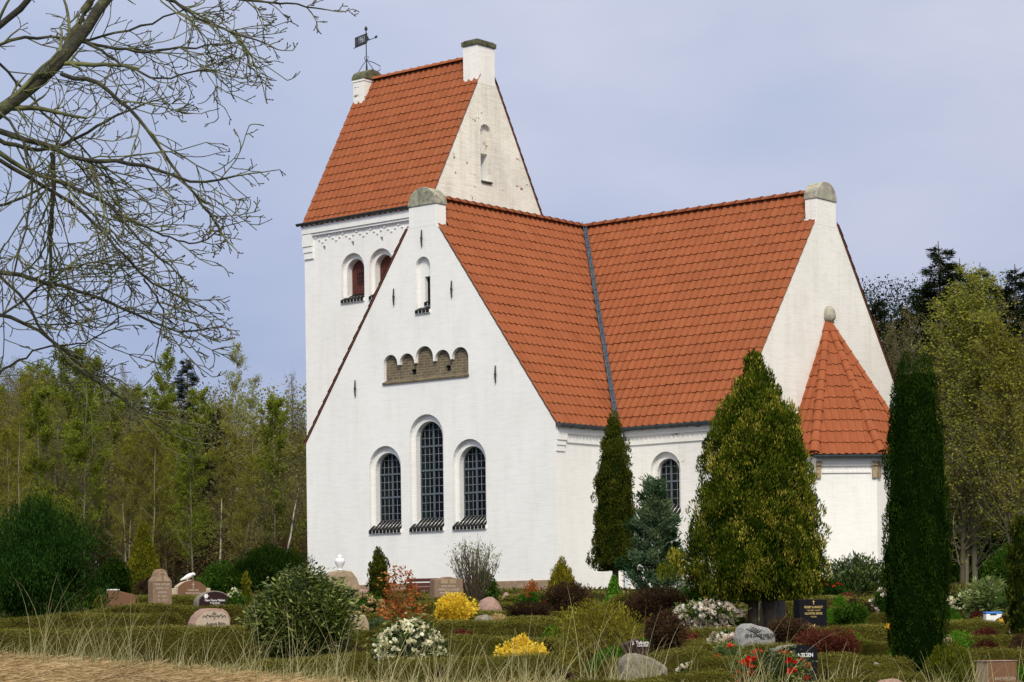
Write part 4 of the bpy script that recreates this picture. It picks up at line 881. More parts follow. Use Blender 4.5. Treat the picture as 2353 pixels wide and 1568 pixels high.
shrub('low_conifer', 'low dark green conifer with a few red flowers between the huge thuja and the apse', 'shrub', 1893, 1392, 1330, 100, 'yew', Y=47, L=.06, W=.02, seed=46, lobes=.3, stem=2, flowers=('red', 14, .05, .6))
shrub('low_conifer', 'small feathery blue green conifer right of the black gold-lettered stone', 'conifer', 1955, 1432, 1392, 92, 'green', Y=35, L=.045, W=.014, seed=47, lobes=.3, stem=1)
shrub('flowering_shrub', 'pinkish white blossom shrub tight against the left side of the cypress', 'shrub', 2030, 1400, 1356, 50, 'green', Y=42, L=.04, W=.02, seed=48, flowers=('white', 34, .075, .2), stem=1)
shrub('flowering_shrub', 'cream blossom shrub tight against the right side of the cypress', 'shrub', 2207, 1405, 1362, 46, 'green', Y=42, L=.04, W=.02, seed=49, flowers=('cream', 26, .08, .2), stem=1)
shrub('variegated_shrub', 'wide yellow green variegated rhododendron right of the cypress', 'bush', 2272, 1412, 1338, 128, 'variegated', Y=40, L=.10, W=.028, seed=50, lobes=.25, stem=4, jit=.7)
shrub('low_conifer', 'green spreading conifer below the pale tree at the right edge', 'conifer', 2318, 1350, 1262, 100, 'green', Y=56, L=.07, W=.03, seed=51, lobes=.35, stem=2)
shrub('columnar_shrub', 'dark brown green conifer column cut off by the right edge of the picture', 'conifer', 2352, 1460, 1190, 84, 'brownthuja', prof=column, Y=31, L=.05, W=.02, mode='up', seed=52, stem=1, tintr=(0, .8), lobes=.2)
shrub('box_ball', 'loose round green conifer in the bottom right corner in front of the cypress', 'shrub', 2184, 1590, 1481, 132, 'golden', Y=21.3, L=.032, W=.010, mode='up', seed=53, tintr=(0, .45), stem=2, core=.75)
shrub('prostrate_juniper', 'flat blue green juniper left of the cypress foot at the bottom', 'shrub', 2208-172, 1560, 1536, 96, 'pine', prof=flat, Y=21.8, L=.03, W=.010, seed=54, stem=0, tintr=(0, .7))
shrub('flowering_rhododendron', 'white flowering rhododendron in the foreground left of the yellow patch', 'bush', 942, 1503, 1425, 152, 'rhodo', Y=25.5, L=.06, W=.024, seed=55, flowers=('cream', 125, .055, .4), stem=2, prof=[(0, 1.0), (.3, .94), (.6, .7), (.85, .44), (1, .12)])
shrub('golden_heath', 'low lemon yellow spreading shrub in the foreground hedges', 'shrub', 1198, 1508, 1466, 124, 'yellow', Y=24.2, L=.035, W=.016, seed=56, prof=[(0, 1), (.3, .8), (.55, .42), (.8, .22), (1, .06)], stem=0)
# bare twiggy bush in front of the gable
X, Y, g, H, r = spot(1090, 1400, 1246, 122, 47)
t = empty('twiggy_bush', (X, Y, g), 0, label='bare round bush of thin upright twigs with tiny pale leaves in front of the gable', cat='bush')
rg_ = np.random.default_rng(77); mbb = MB(); tipsb = []
for i in range(64):
    a = rg_.uniform(0, 2*math.pi); q = rg_.uniform(.05, 1)**.6; rr = r*q*1.0; hh = H*(1-.32*q*q)*rg_.uniform(.86, 1.03); P_ = []
    for k in range(8):
        f = k/7; P_.append((math.cos(a)*rr*(f**.75)+rg_.normal(0, .006), math.sin(a)*rr*(f**.75)+rg_.normal(0, .006), .12*q*0+hh*f**1.15))
    mbb.tube(P_, [.012-.0085*k/7 for k in range(8)], 4, closed_ends=False); tipsb.append(P_)
    for j in range(4):
        k = rg_.integers(3, 7); b0 = np.array(P_[k]); d0 = np.array(P_[k])-np.array(P_[k-1]); d0 /= np.linalg.norm(d0); d0 = d0+rg_.normal(0, .3, 3); L_ = rg_.uniform(.12, .3); mbb.tube([b0, b0+d0*L_*.5, b0+d0*L_+np.array([0, 0, .05])], [.006, .005, .003], 3, closed_ends=False)
mbb.build('stem', STEM, t)
new_obj('foliage', mesh_np('foliage', *crown([(0, .1), (.35, .55*r), (.6, r), (.85, .9*r), (1, .4*r)], H, 330, 3, .04, .05, .022, 78, 'up', shell=.25)), LM['variegated'], t)

# daffodils
def daffodil(u, v, Y, label, sp, hh=.22):
    p = at(u, v, Y); g = gz(p[0], Y); t = empty('daffodil', (p[0], Y, g), 0, label=label, cat='flower', group='daffodils among the hedges'); z = p[2]-g
    MB().tube([(0, .02, 0), (.0, .0, z*.7), (0, -.01, z)], .005, 4).build('stem', LM['green'], t)
    f = MB()
    for i in range(6):
        a = i*math.pi/3; c, s = math.cos(a), math.sin(a); q = .048*sp
        f.add([(0, -.012, z), (c*q*.5-s*q*.35, -.02, z+s*q*.5+c*q*.35), (c*q, -.012, z+s*q), (c*q*.5+s*q*.35, -.02, z+s*q*.5-c*q*.35)], [(0, 1, 2, 3)])
    f.build('petals', LM['yellow'], t); MB().lathe([(.014, 0), (.02, .02), (.024, .03)], (0, 0, 0), 10).build('trumpet', plain('orange_trumpet', (.75, .35, .03), .6, .1), t).matrix_local = Matrix.Translation((0, -.02, z)) @ Matrix.Rotation(R(90), 4, 'X')
daffodil(2040, 1440, 27, 'upper of two yellow daffodils left of the cypress', 1.0)
daffodil(2052, 1466, 26.5, 'lower of two yellow daffodils left of the cypress', 1.1)
daffodil(2299, 1428, 30, 'single pale yellow daffodil below the blue and white box', 1.1)

# ------------------------------------------------------------------ clipped hedges
def hedge(u0, u1, top, label, h=.40, dpt=.55, rz=0, wob=.02, seed=0, end=0):
    h = .40; Yh = (1.603-h)/(.0397+(top-1421)/5304); a = at(u0, top, Yh); b = at(u1, top, Yh); L = b[0]-a[0]; X = (a[0]+b[0])/2
    dpt = .42; g = gz(X, Yh); t = empty('clipped_hedge', (X, Yh+dpt/2, g-.03), rz, label=label, cat='hedge', group='low clipped hedges between the graves')
    rg = np.random.default_rng(900+seed); H = a[2]-g+.03-.035
    nx = max(8, int(L/.10)); prof = [(-.47, 0), (-.5, .4), (-.5, .82), (-.44, .965), (-.2, 1), (.2, 1), (.44, .965), (.5, .8), (.5, 0)]
    V = []; xs = np.linspace(-L/2, L/2, nx+1)
    wv_ = wob*np.sin(xs*1.7+seed)+wob*.7*np.sin(xs*4.1+seed*2)
    for i, x in enumerate(xs):
        e = min(1, (min(i, nx-i)+.35)/1.6)**.6
        for (y, z) in prof: V.append((x, y*dpt*e*1.0, z*H*(.55+.45*e)+wv_[i]*z))
    k = len(prof); V = np.array(V); Q = np.array([(i*k+j, (i+1)*k+j, (i+1)*k+j+1, i*k+j+1) for i in range(nx) for j in range(k-1)])
    V = V*np.array([1, .93, .965]); tint = np.full(len(V), .25)
    # leaves over the surface
    n = int(L*(dpt+2*H)*2800); n = min(n, 60000); x = rg.uniform(-L/2, L/2, n); s = rg.uniform(0, k-1, n); s0 = np.minimum(s.astype(int), k-2); fr_ = s-s0
    pf = np.array(prof); yy = pf[s0, 0]*(1-fr_)+pf[s0+1, 0]*fr_; zz = pf[s0, 1]*(1-fr_)+pf[s0+1, 1]*fr_
    ei = np.clip((np.minimum(x+L/2, L/2-x)/(L/nx)+.35)/1.6, 0, 1)**.6; wv2 = wob*np.sin(x*1.7+seed)+wob*.7*np.sin(x*4.1+seed*2)
    P = np.stack([x, yy*dpt*ei, zz*H*(.55+.45*ei)+wv2*zz], 1)+rg.normal(0, .009, (n, 3))
    dy = (pf[s0+1, 0]-pf[s0, 0])*dpt; dz = (pf[s0+1, 1]-pf[s0, 1])*H; O = np.stack([np.zeros(n), -dz, dy], 1); O /= np.linalg.norm(O, axis=1)[:, None]; O = O+rg.normal(0, .28, (n, 3)); O /= np.linalg.norm(O, axis=1)[:, None]
    D = np.cross(O, rg.normal(0, 1, (n, 3))); D /= np.linalg.norm(D, axis=1)[:, None]; S = np.cross(O, D); S /= np.linalg.norm(S, axis=1)[:, None]
    sz = .019*max(.8, Yh/28); l = (sz*rg.uniform(.6, 1.4, n))[:, None]
    LV = np.stack([P, P+D*l*.5+S*l*.35, P+D*l, P+D*l*.5-S*l*.35], 1).reshape(-1, 3)
    pt = .40+.22*np.sin(x*2.3+seed*1.7)*np.cos(yy*3+x*.7)+.12*np.sin(x*9+zz*7)+(zz > .93)*.26-(zz < .5)*.16+.12*np.sin(seed*2.9)+rg.normal(0, .15, n)  # tint paints lit tops and shaded lower faces, besides fresh and woody growth
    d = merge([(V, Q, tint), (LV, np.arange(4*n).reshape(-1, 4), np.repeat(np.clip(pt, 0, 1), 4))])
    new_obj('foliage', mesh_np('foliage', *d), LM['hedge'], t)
HG = [
 (-40, 590, 1440, 'nearest long rounded hedge at the left, just behind the straw bank', .46),
 (-60, 420, 1411, 'hedge at the far left edge in front of the dark juniper bush', .42),
 (180, 640, 1392, 'hedge that runs in front of the tall brown gravestone and the dark round-topped one', .36),
 (210, 470, 1366, 'far hedge behind the tall brown gravestone, at the foot of the dove gravestone', .34),
 (440, 640, 1436, 'short hedge in front of the pale cross stone', .38),
 (560, 900, 1487, 'dark hedge under the big glossy rhododendron at its foot', .42),
 (780, 1010, 1439, 'hedge behind the white flowering rhododendron in the foreground', .38),
 (740, 1000, 1410, 'hedge behind the flat slab stone, in front of the straw coloured heather', .34),
 (930, 1190, 1384, 'hedge behind the round bright yellow bush', .34),
 (990, 1250, 1421, 'hedge directly in front of the round bright yellow bush', .36),
 (1120, 1290, 1425, 'wavy hump-backed hedge left of the willow bush', .36),
 (1010, 1300, 1452, 'hedge above the lemon yellow spreading shrub', .38),
 (860, 1300, 1502, 'long front hedge under the lemon yellow shrub and the white rhododendron', .42),
 (1150, 1345, 1360, 'far hedge along the church plinth behind the pink boulders', .32),
 (1400, 1560, 1368, 'far hedge right of the bell shaped conifer', .32),
 (1440, 1720, 1418, 'hedge in front of the dark brown wiry shrub', .36),
 (1530, 1760, 1438, 'hedge just behind the speckled grey boulder', .36),
 (1560, 1860, 1462, 'hedge left of and under the speckled grey boulder', .34),
 (1500, 1760, 1490, 'hedge behind the red azalea and left of the black NIELSEN stone', .38),
 (1440, 1690, 1543, 'front hedge with the low pale pink flowers at the bottom', .42),
 (1770, 2060, 1374, 'far hedge with flat top behind the black gold-lettered stone', .36),
 (1900, 2080, 1392, 'hedge behind the small feathery conifer, left of the cypress', .34),
 (1840, 2090, 1432, 'hedge behind the rust red flat topped shrub', .38),
 (1880, 2100, 1464, 'hedge left of the cypress below the two daffodils', .36),
 (1900, 2120, 1498, 'hedge left of the cypress foot, behind the small white stone', .36),
 (1890, 2130, 1542, 'frontmost hedge from the red azalea to the cypress foot', .40),
 (2150, 2400, 1404, 'far hedge right of the cypress, behind the blue and white box', .36),
 (2160, 2420, 1424, 'hedge right of the cypress, in front of the blue and white box', .36),
 (2170, 2420, 1454, 'third hedge from the far end on the right of the cypress', .38),
 (2180, 2440, 1484, 'hedge right of the cypress, behind the square brown gravestone', .38),
 (1290, 1560, 1552, 'frontmost hedge under the triangular grey stone in the centre', .40),
]

# ------------------------------------------------------------------ gravestones
ST = {
 'brown': plain('brown_sandstone', (.24, .155, .10), .85, .2, 25, .4),
 'pink': plain('pale_granite', (.46, .37, .28), .7, .18, 60, .2),
 'redpol': plain('polished_brown_granite', (.17, .088, .050), .6, .15, 80, spec=.15),
 'darkpol': plain('polished_maroon_granite', (.030, .014, .015), .5, .3, 60, spec=.15),
 'black': plain('polished_black_granite', (.008, .008, .012), .5, .2, 40, spec=.12),
 'grey': plain('speckled_grey_granite', (.30, .30, .29), .7, .45, 90, .3),
 'weather': plain('weathered_stone', (.20, .18, .14), .9, .35, 18, .5),
 'dgrey': plain('dark_grey_stone', (.11, .105, .10), .8, .25, 30, .4),
 'boulder': plain('pink_boulder', (.30, .19, .155), .85, .25, 14, .5),
 'tan': plain('tan_sandstone', (.33, .25, .16), .85, .15, 14, .3),
}
WHT = plain('white_inlay', (.8, .8, .78), .6, .03); GOLD = plain('gilt_letters', (.60, .45, .16), .4, .1, metal=.2); DKL = plain('dark_inlay', (.03, .03, .03), .7, .1); TANL = plain('tan_letters', (.38, .30, .22), .8, .1); GLN = plain('pale_engraving', (.45, .38, .30), .8, .1)
def outline_stone(poly, th, m, parent, name='slab', bevel=.012, face=None, ins=.03):
    """poly in x,z; front at y = -th/2"""
    o = MB().prism(poly, 1, -th/2, th/2).build(name, m, parent, bevel=bevel)
    if face is not None:
        cx = sum(p[0] for p in poly)/len(poly); zm = min(p[1] for p in poly); W_ = max(p[0] for p in poly)-min(p[0] for p in poly)
        f = 1-2*ins/W_; q = [(cx+(x-cx)*f, zm+.01+(z-zm)*f) for x, z in poly]
        MB().prism(q, 1, -th/2-.006, -th/2-.001).build('front_face', face, parent)
    return o
PXM = [0]
def grave(label, u, base, top, wpx, Y=None, rz=28, name='gravestone', cat='gravestone'):
    if (Y is None or Y < 46) and base < 1528: REG.append((u, base, wpx, label))
    X, Y, g, H, r = spot(u, base, top, wpx, Y); PXM[0] = Y/FP; return empty(name, (X, Y, g), R(rz), label=label, cat=cat), H, r/math.cos(R(rz))
def arcp(hw, z0, top, rise, n=12):
    return [(-hw, z0), (hw, z0)]+[(hw*math.cos(math.pi*i/n), top-rise+rise*math.sin(math.pi*i/n)) for i in range(n+1)]
def cross(mb, x, z, h, t=.012, y=-.1, w=None):
    w = w or h*.55; return mb.box(x-t, x+t, y-.006, y, z, z+h).box(x-w/2, x+w/2, y-.0065, y-.0005, z+h*.62, z+h*.62+2*t)
# 1 tall brown stone with shouldered top and cross
t, H, hw = grave('tall brown sandstone gravestone with shouldered round top and a carved cross', 368, 1390, 1308, 44, 36.8, 28)
hw *= .92
q_ = PXM[0]
up_ = [(hw, H-28*q_), (hw*.86, H-23*q_), (hw*.62, H-17*q_), (hw*.52, H-9*q_), (hw*.3, H-2*q_), (0, H), (-hw*.3, H-2*q_), (-hw*.52, H-9*q_), (-hw*.62, H-17*q_), (-hw*.86, H-23*q_), (-hw, H-28*q_)]
pl = [(-hw, -.05), (hw, -.05)]+up_
outline_stone(pl, .24, ST['brown'], t)
MB().prism([(x*.82, H-29*q_+(z-H+28*q_)*.86) for x, z in up_], 1, -.130, -.122).build('carved_panel', ST['tan'], t); cross(MB(), 0, H-25*q_, 19*q_, .010, -.132).build('cross', ST['brown'], t)
for i, s in enumerate(['HER HVILER', 'HANS OG', 'KAREN', 'F. 1861', 'D. 1932']): text(s, .052, GLN, t, (0, -.123, H-(36+i*9)*q_), sx=.9)
# 2 wide stone with a dove on top
t, H, hw = grave('low wide brown stone with pale stepped sides carrying a white stone dove', 437, 1367, 1333, 76, 42, 26)
g0 = H
outline_stone([(-hw*.8, -.05), (hw*.8, -.05), (hw*.8, H-15*PXM[0]), (hw*.45, H-5*PXM[0]), (0, H), (-hw*.45, H-5*PXM[0]), (-hw*.8, H-15*PXM[0])], .22, ST['pink'], t, face=ST['redpol'], ins=.004)
MB().box(-hw*1.12, -hw*.81, -.09, .09, -.05, H-19*PXM[0]).build('side_block', ST['pink'], t, bevel=.01); MB().box(hw*.81, hw*1.08, -.09, .09, -.05, H-19*PXM[0]).build('side_block', ST['pink'], t, bevel=.01)
cross(MB(), .02, H-20*PXM[0], 14*PXM[0], .006, -.118).build('cross', GLN, t); text('FAMILIEN', .05, GLN, t, (.02, -.118, H-24*PXM[0])); text('KRISTENSEN', .05, GLN, t, (.02, -.118, H-31*PXM[0]))
wp = t.matrix_basis @ Vector((-.03, 0, H))
dv = empty('stone_dove', wp, R(0), label='white stone dove perched on top of the low wide brown gravestone', cat='dove figure')
bm_ = MB(); ring = [(-.17, -.005, .016), (-.12, .02, .022), (-.06, .045, .038), (0, .075, .05), (.05, .10, .046), (.08, .118, .032), (.105, .125, .032), (.13, .118, .024), (.15, .10, .006)]
bm_.tube([(x, 0, z) for x, z, r in ring], [r for x, z, r in ring], 10).build('body', WHT, dv, smooth_=True)
dv.scale = (.85, .85, .85)
MB().tube([(-.02, 0, .0), (-.02, 0, .06)], .014, 6).build('foot', WHT, dv)
# 3 dark polished round-topped
t, H, hw = grave('dark maroon polished stone with rough pale rim, white flower and white lettering', 489, 1392, 1358, 80, 36, 26)
hw *= .95
outline_stone(arcp(hw, -.05, H, 30*PXM[0]), .2, ST['weather'], t); MB().prism(arcp(hw*.90, 0, H-2*PXM[0], 27*PXM[0]), 1, -.108, -.101).build('front_face', ST['darkpol'], t)
text('Hans Henry Nielsen', .048, WHT, t, (0, -.11, H-22*PXM[0]), shear=.15, sx=.85); text('f. Sorensen', .036, WHT, t, (.0, -.11, H-28*PXM[0]), shear=.15); text('* 12. 11. 1905', .032, WHT, t, (.06, -.11, H-33*PXM[0]))
fl = MB()
for i in range(5): a = i*1.257; fl.lathe([(.0, -.002), (.020, -.002), (.020, .002), (0, .002)], (-hw*.52+.026*math.cos(a), .0, .026*math.sin(a)), 6)
o = MB()
for i in range(6):
    a = i*math.pi/3; q = .045; c, s = math.cos(a), math.sin(a); o.add([(-hw*.5, -.111, (H-12*PXM[0])), (-hw*.5+c*q*.5-s*q*.3, -.112, (H-12*PXM[0])+s*q*.5+c*q*.3), (-hw*.5+c*q, -.111, (H-12*PXM[0])+s*q), (-hw*.5+c*q*.5+s*q*.3, -.112, (H-12*PXM[0])+s*q*.5-c*q*.3)], [(0, 1, 2, 3)])
o.tube([(-hw*.5, -.112, H-13*PXM[0]), (-hw*.55, -.112, H-18*PXM[0])], .004, 4).build('flower_emblem', WHT, t)
# 4 pale boulder stone with cross
t, H, hw = grave('pale pinkish rounded stone with dark cross and leaf relief behind the front hedge', 481, 1440, 1398, 90, 29.3, 24)
hw *= .95
q_ = PXM[0]; pl = [(-hw, -.05), (hw, -.05), (hw*.98, H-24*q_), (hw*.84, H-9*q_), (hw*.6, H-2*q_), (0, H), (-hw*.35, H-1*q_), (-hw*.6, H-8*q_), (-hw*.85, H-20*q_), (-hw, H-34*q_)]
outline_stone(pl, .22, ST['boulder'], t, bevel=.03); MB().prism([(x*.9, z-.035) for x, z in pl], 1, -.118, -.111).build('front_face', ST['pink'], t)
e_ = cross(MB(), .03, H-25*q_, 17*q_, .010, -.119)
for s in (-1, 1):
    for k in range(3): x = .03+s*(.05+k*.045); e_.tube([(x-s*.04, -.12, H-19*q_), (x, -.122, H-17*q_+.015*(k % 2)), (x+s*.005, -.12, H-22*q_)], .008, 4)
e_.build('cross', ST['weather'], t); text('August Bilde', .05, DKL, t, (.05, -.12, H-36*q_))
# 5 low brown stone at left
t, H, hw = grave('low brown stone with a pale top edge half hidden by the hedge, at the left', 278, 1386, 1357, 58, 44, 22)
outline_stone([(-hw, -.05), (hw, -.05), (hw, H*.88), (-hw*.4, H), (-hw, H*1.0)], .2, ST['redpol'], t); MB().box(-hw, -hw*.2, -.1, .1, H+.002, H+.02).build('top_ledge', WHT, t)
# 6 tomb with arched roof and urn
X, Y, g, H, r = spot(782, 1372, 1311, 78, 45); t = empty('tomb_monument', (X, Y, g), R(26), label='sandstone canopy tomb with a barrel top on square posts left of the golden yew', cat='tomb')
hw = r*1.02
zt = H*.60
pl = [(-hw, zt), (hw, zt), (hw*1.0, zt+.05), (hw*.8, zt+H*.24), (hw*.5, H*.97), (0, H), (-hw*.5, H*.97), (-hw*.8, zt+H*.24), (-hw, zt+.05)]
MB().prism(pl, 1, -.19, .19).build('barrel_top', ST['tan'], t, bevel=.012)
for s in (-1, 1): MB().box(s*hw*.84-.04, s*hw*.84+.04, -.15, .15, -.1, zt-.002).build('post', ST['tan'], t, bevel=.006)
MB().box(-hw*.76, hw*.76, .10, .14, 0, zt-.004).build('back_slab', ST['black'], t)
wp = Vector((X, Y, g+H)); ur = empty('urn', wp, 0, label='white porcelain urn standing on the canopy tomb', cat='urn')
MB().lathe([(.05, 0), (.052, .012), (.028, .02), (.03, .03), (.055, .07), (.085, .13), (.092, .165), (.08, .195), (.048, .215), (.045, .225), (.055, .235), (.05, .245)], (0, 0, 0), 22).build('body', plain('white_porcelain', (.78, .79, .82), .25, .04, 30), ur, smooth_=True)
MB().lathe([(.045, .246), (.04, .258), (.015, .268), (.012, .278), (.0, .282)], (0, 0, 0), 16).build('lid', WHT, ur, smooth_=True)
# 7 bench
X, Y, g, H, r = spot(985, 1360, 1328, 100, 56); t = empty('bench', (X-.05, Y, g), R(-22), label='maroon wooden slatted bench against the church wall', cat='bench')
WOODR = plain('maroon_wood', (.085, .022, .018), .55, .2, 12)
zb = H
for k in range(4): MB().box(-.62, .62, .20-.02*k, .225-.02*k, zb-.09-.105*k, zb-.01-.105*k).build('back_slat', WOODR, t, bevel=.004)
for k in range(3): MB().box(-.62, .62, -.22+.13*k, -.11+.13*k, zb-.46, zb-.43).build('seat_slat', WOODR, t, bevel=.004)
for s in (-1, 1):
    MB().box(s*.5-.03, s*.5+.03, .165, .20, -.05, zb-.05).build('leg', WOODR, t); MB().box(s*.5-.03, s*.5+.03, -.2, -.15, -.05, zb-.462).build('leg', WOODR, t); MB().box(s*.5-.03, s*.5+.03, -.2, .16, zb-.52, zb-.462).build('rail', WOODR, t)
# 8 rune-like carved stone
t, H, hw = grave('brown carved gravestone with low arched top beside the bench', 1026, 1372, 1326, 72, 44.5, 22)
hw *= .9
outline_stone([(-hw, -.05), (hw, -.05), (hw, H-5*PXM[0]), (hw*.5, H-4*PXM[0]), (hw*.15, H), (-.15*hw, H), (-hw*.5, H-4*PXM[0]), (-hw, H-6*PXM[0])], .24, ST['brown'], t)
q_ = PXM[0]; MB().box(-hw*.55, -hw*.04, -.128, -.121, H-16*q_, H-6*q_).build('carved_panel', ST['tan'], t); MB().box(hw*.06, hw*.5, -.128, -.121, H-16*q_, H-6*q_).build('carved_panel', ST['tan'], t)
for i, s in enumerate(['JENS PEDER', 'MARIE OG BORN', 'MINDET LEVER']): text(s, .058, GLN, t, (0, -.123, H-(22+8*i)*q_), sx=.85)
# boulders
def boulder(label, u, base, top, wpx, m, Y, seed, name='boulder', fl=1.0):
    if Y < 46 and base < 1528: REG.append((u, base, wpx, label))
    X, Y, g, H, r = spot(u, base, top, wpx, Y); rg = np.random.default_rng(seed)
    bm = bmesh.new(); bmesh.ops.create_icosphere(bm, subdivisions=3, radius=1)
    ph = rg.uniform(0, 6, 6)
    for v in bm.verts:
        k = 1+.10*math.sin(v.co.x*2.3+ph[0])+.09*math.sin(v.co.y*2.9+ph[1])+.08*math.sin(v.co.z*3+v.co.x*2+ph[2])+.04*math.sin(v.co.x*6+v.co.z*5+ph[3]); v.co = Vector((v.co.x*r*k, v.co.y*r*.8*k, v.co.z*(H*.62)*k+H*.40))
    me = bpy.data.meshes.new(name); bm.to_mesh(me); bm.free(); me.polygons.foreach_set('use_smooth', [True]*len(me.polygons))
    o = new_obj(name, me, m); o.location = (X, Y, g-.02); tag(o, label, 'stone', 'natural stones on the graves'); return o
boulder('long low pinkish boulder in front of the bench', 1042, 1374, 1359, 62, ST['boulder'], 46, 1)
boulder('pinkish boulder right of the round yellow bush', 1122, 1400, 1382, 66, ST['boulder'], 41, 2)
boulder('small upright pinkish boulder beside the far hedge at the plinth', 1162, 1385, 1364, 24, ST['boulder'], 46, 3)
boulder('brown boulder between the canopy tomb and the golden yew', 905-98, 1380, 1352, 90, ST['boulder'], 50, 9)
boulder('flat grey stone lying right of the round yellow bush', 1107, 1420, 1411, 60, ST['weather'], 36, 4)
boulder('small white stone left of the cypress foot', 2008, 1518, 1511, 46, ST['grey'], 22.8, 5)
boulder('pinkish rounded stone cut off by the bottom edge, left of the corner conifer', 2052, 1590, 1555, 72, ST['boulder'], 19.2, 6)
boulder('tiny pale stone below the single daffodil at the right', 2322, 1447, 1441, 12, ST['pink'], 27.5, 7)
boulder('brownish stone just right of the cypress', 2170+10, 1480, 1456, 36, ST['tan'], 26, 8)
# flat slab stone by the creeping juniper
t, H, hw = grave('flat topped brown slab stone right of the glossy rhododendron', 818, 1438, 1413, 58, 31, 18)
outline_stone([(-hw, -.05), (hw*1.1, -.05), (hw*.85, H*.8), (hw*.6, H), (-hw, H)], .22, ST['tan'], t, bevel=.02)
# triangular slab in front centre
t, H, hw = grave('grey triangular stone leaning out of the front hedge below the willow bush', 1476, 1532, 1501, 104, 21.3, 12)
outline_stone([(-hw, -.05), (hw, -.05), (hw*1.0, H-33*PXM[0]), (hw*.3, H-10*PXM[0]), (-hw*.4, H), (-hw*.7, H-2*PXM[0]), (-hw, H-20*PXM[0])], .25, ST['weather'], t, bevel=.03)
# dark small stone with lettering under the red shrub
t, H, hw = grave('dark stone mostly hidden by the willow bush with thin white lettering', 1462, 1500, 1468, 58, 25.6, 16)
outline_stone([(-hw, -.05), (hw, -.05), (hw, H*.9), (0, H), (-hw, H*.9)], .15, ST['darkpol'], t); text('J. Tuborn', .045, WHT, t, (0.02, -.078, H-9*PXM[0])); text('12.4.1920', .03, WHT, t, (.04, -.078, H-16*PXM[0]))
# arch stone and black stone
t, H, hw = grave('dark grey narrow gravestone with a rounded top right of the thuja trunks', 1776, 1426, 1372, 34, 33, 30)
outline_stone(arcp(hw*1.1, -.05, H, hw*1.1), .26, ST['weather'], t); MB().prism(arcp(hw*.9, .02, H*.97, hw*.9), 1, -.138, -.131).build('front_face', ST['dgrey'], t); cross(MB(), 0, H-24*PXM[0], 15*PXM[0], .005, -.139).build('cross', ST['weather'], t); text('MINDE', .03, ST['weather'], t, (0, -.139, H-30*PXM[0]))
t, H, hw = grave('polished black rectangular stone with gilt cross and gilt lettering', 1862, 1440, 1378, 66, 32, 22)
outline_stone([(-hw, -.05), (hw, -.05), (hw, H), (-hw, H)], .16, ST['black'], t, bevel=.006); cross(MB(), 0, H-12*PXM[0], 10*PXM[0], .004, -.085, .03).build('cross', GOLD, t)
for i, (s, z) in enumerate([('HENRY & MARGIT', .042), ('* 16.1.1903  + 4.6.1977', .026), ('OLE PETER MEYER', .040), ('* 2.5.1931', .026)]): text(s, z, GOLD, t, (0.0, -.085, H-(18+7.3*i)*PXM[0]), sx=.78)
# speckled grey boulder stone
t, H, hw = grave('speckled light grey boulder gravestone with a leaf spray and black lettering', 1733, 1476, 1433, 84, 28, 20)
q_ = PXM[0]; pl = [(-hw, -.05), (hw, -.05), (hw*.98, H-32*q_), (hw*.86, H-20*q_), (hw*.6, H-11*q_), (0, H-5*q_), (-hw*.35, H), (-hw*.6, H-1*q_), (-hw*.82, H-10*q_), (-hw, H-34*q_)]
outline_stone(pl, .24, ST['grey'], t, bevel=.035); text('JENS AAGE NIELSEN', .052, DKL, t, (.02, -.124, H-28*q_), sx=.8); text('1923  1999', .032, DKL, t, (.08, -.124, H-35*q_))
sp = MB().tube([(-hw*.75, -.125, H-12*q_), (-hw*.3, -.128, H-20*q_), (hw*.15, -.126, H-34*q_)], .003, 4)
for k in range(4): sp.tube([(-hw*.5+k*.02, -.126, H-15*q_-k*.01), (-hw*.38+k*.03, -.13, H-10*q_-k*.012), (-hw*.3+k*.03, -.126, H-8*q_-k*.01)], .004, 4)
sp.build('leaf_spray', DKL, t)
# black NIELSEN stone
t, H, hw = grave('low wide black stone with slanting grey top, lettered NIELSEN in white', 1822, 1530, 1482, 92, 21.6, 18)
outline_stone([(-hw, -.05), (hw, -.05), (hw, H-5*PXM[0]), (0, H), (-hw*.55, H-3*PXM[0]), (-hw, H-10*PXM[0])], .24, ST['weather'], t, bevel=.01, face=ST['black'], ins=.004); text('NIELSEN', .052, WHT, t, (.07, -.128, H-24*PXM[0]), sx=.8)
# brown square stone bottom right
t, H, hw = grave('square red brown gravestone with pale top in the bottom right corner', 2290, 1592, 1518, 80, 20.8, 20)
hw *= .9
outline_stone([(-hw, -.05), (hw, -.05), (hw, H*.98), (-hw, H*.98)], .2, ST['tan'], t, bevel=.01, face=ST['redpol'], ins=.006); MB().box(-hw-.01, hw+.01, -.11, .11, H*.981, H).build('top_ledge', ST['boulder'], t, bevel=.004); text('ANE NIELSEN', .045, TANL, t, (.02, -.11, H-42*PXM[0]), sx=.8)
MB().box(-hw*.6, hw*.8, -.1085, -.1065, H-50*PXM[0], H-34*PXM[0]).build('name_panel', ST['redpol'], t)
# box with blue lid edge
X, Y, g, H, r = spot(2281, 1424, 1404, 38, 33); t = empty('plastic_box', (X, Y, g+H-.14), R(8), label='small white plastic box with a bright blue rim standing among the far right hedges', cat='box')
MB().box(-r, r, -.06, .06, 0, .10).build('body', WHT, t, bevel=.01); MB().box(-r-.004, r+.004, -.065, .065, .101, .128).build('rim', plain('blue_plastic', (.05, .22, .60), .4, .05), t, bevel=.005); MB().box(-r*.5, r*.3, -.067, -.0655, .085, .10).build('slot', BLACK, t); MB().box(-.03, .03, -.03, .03, -.35, -.002).build('post', ST['dgrey'], t)

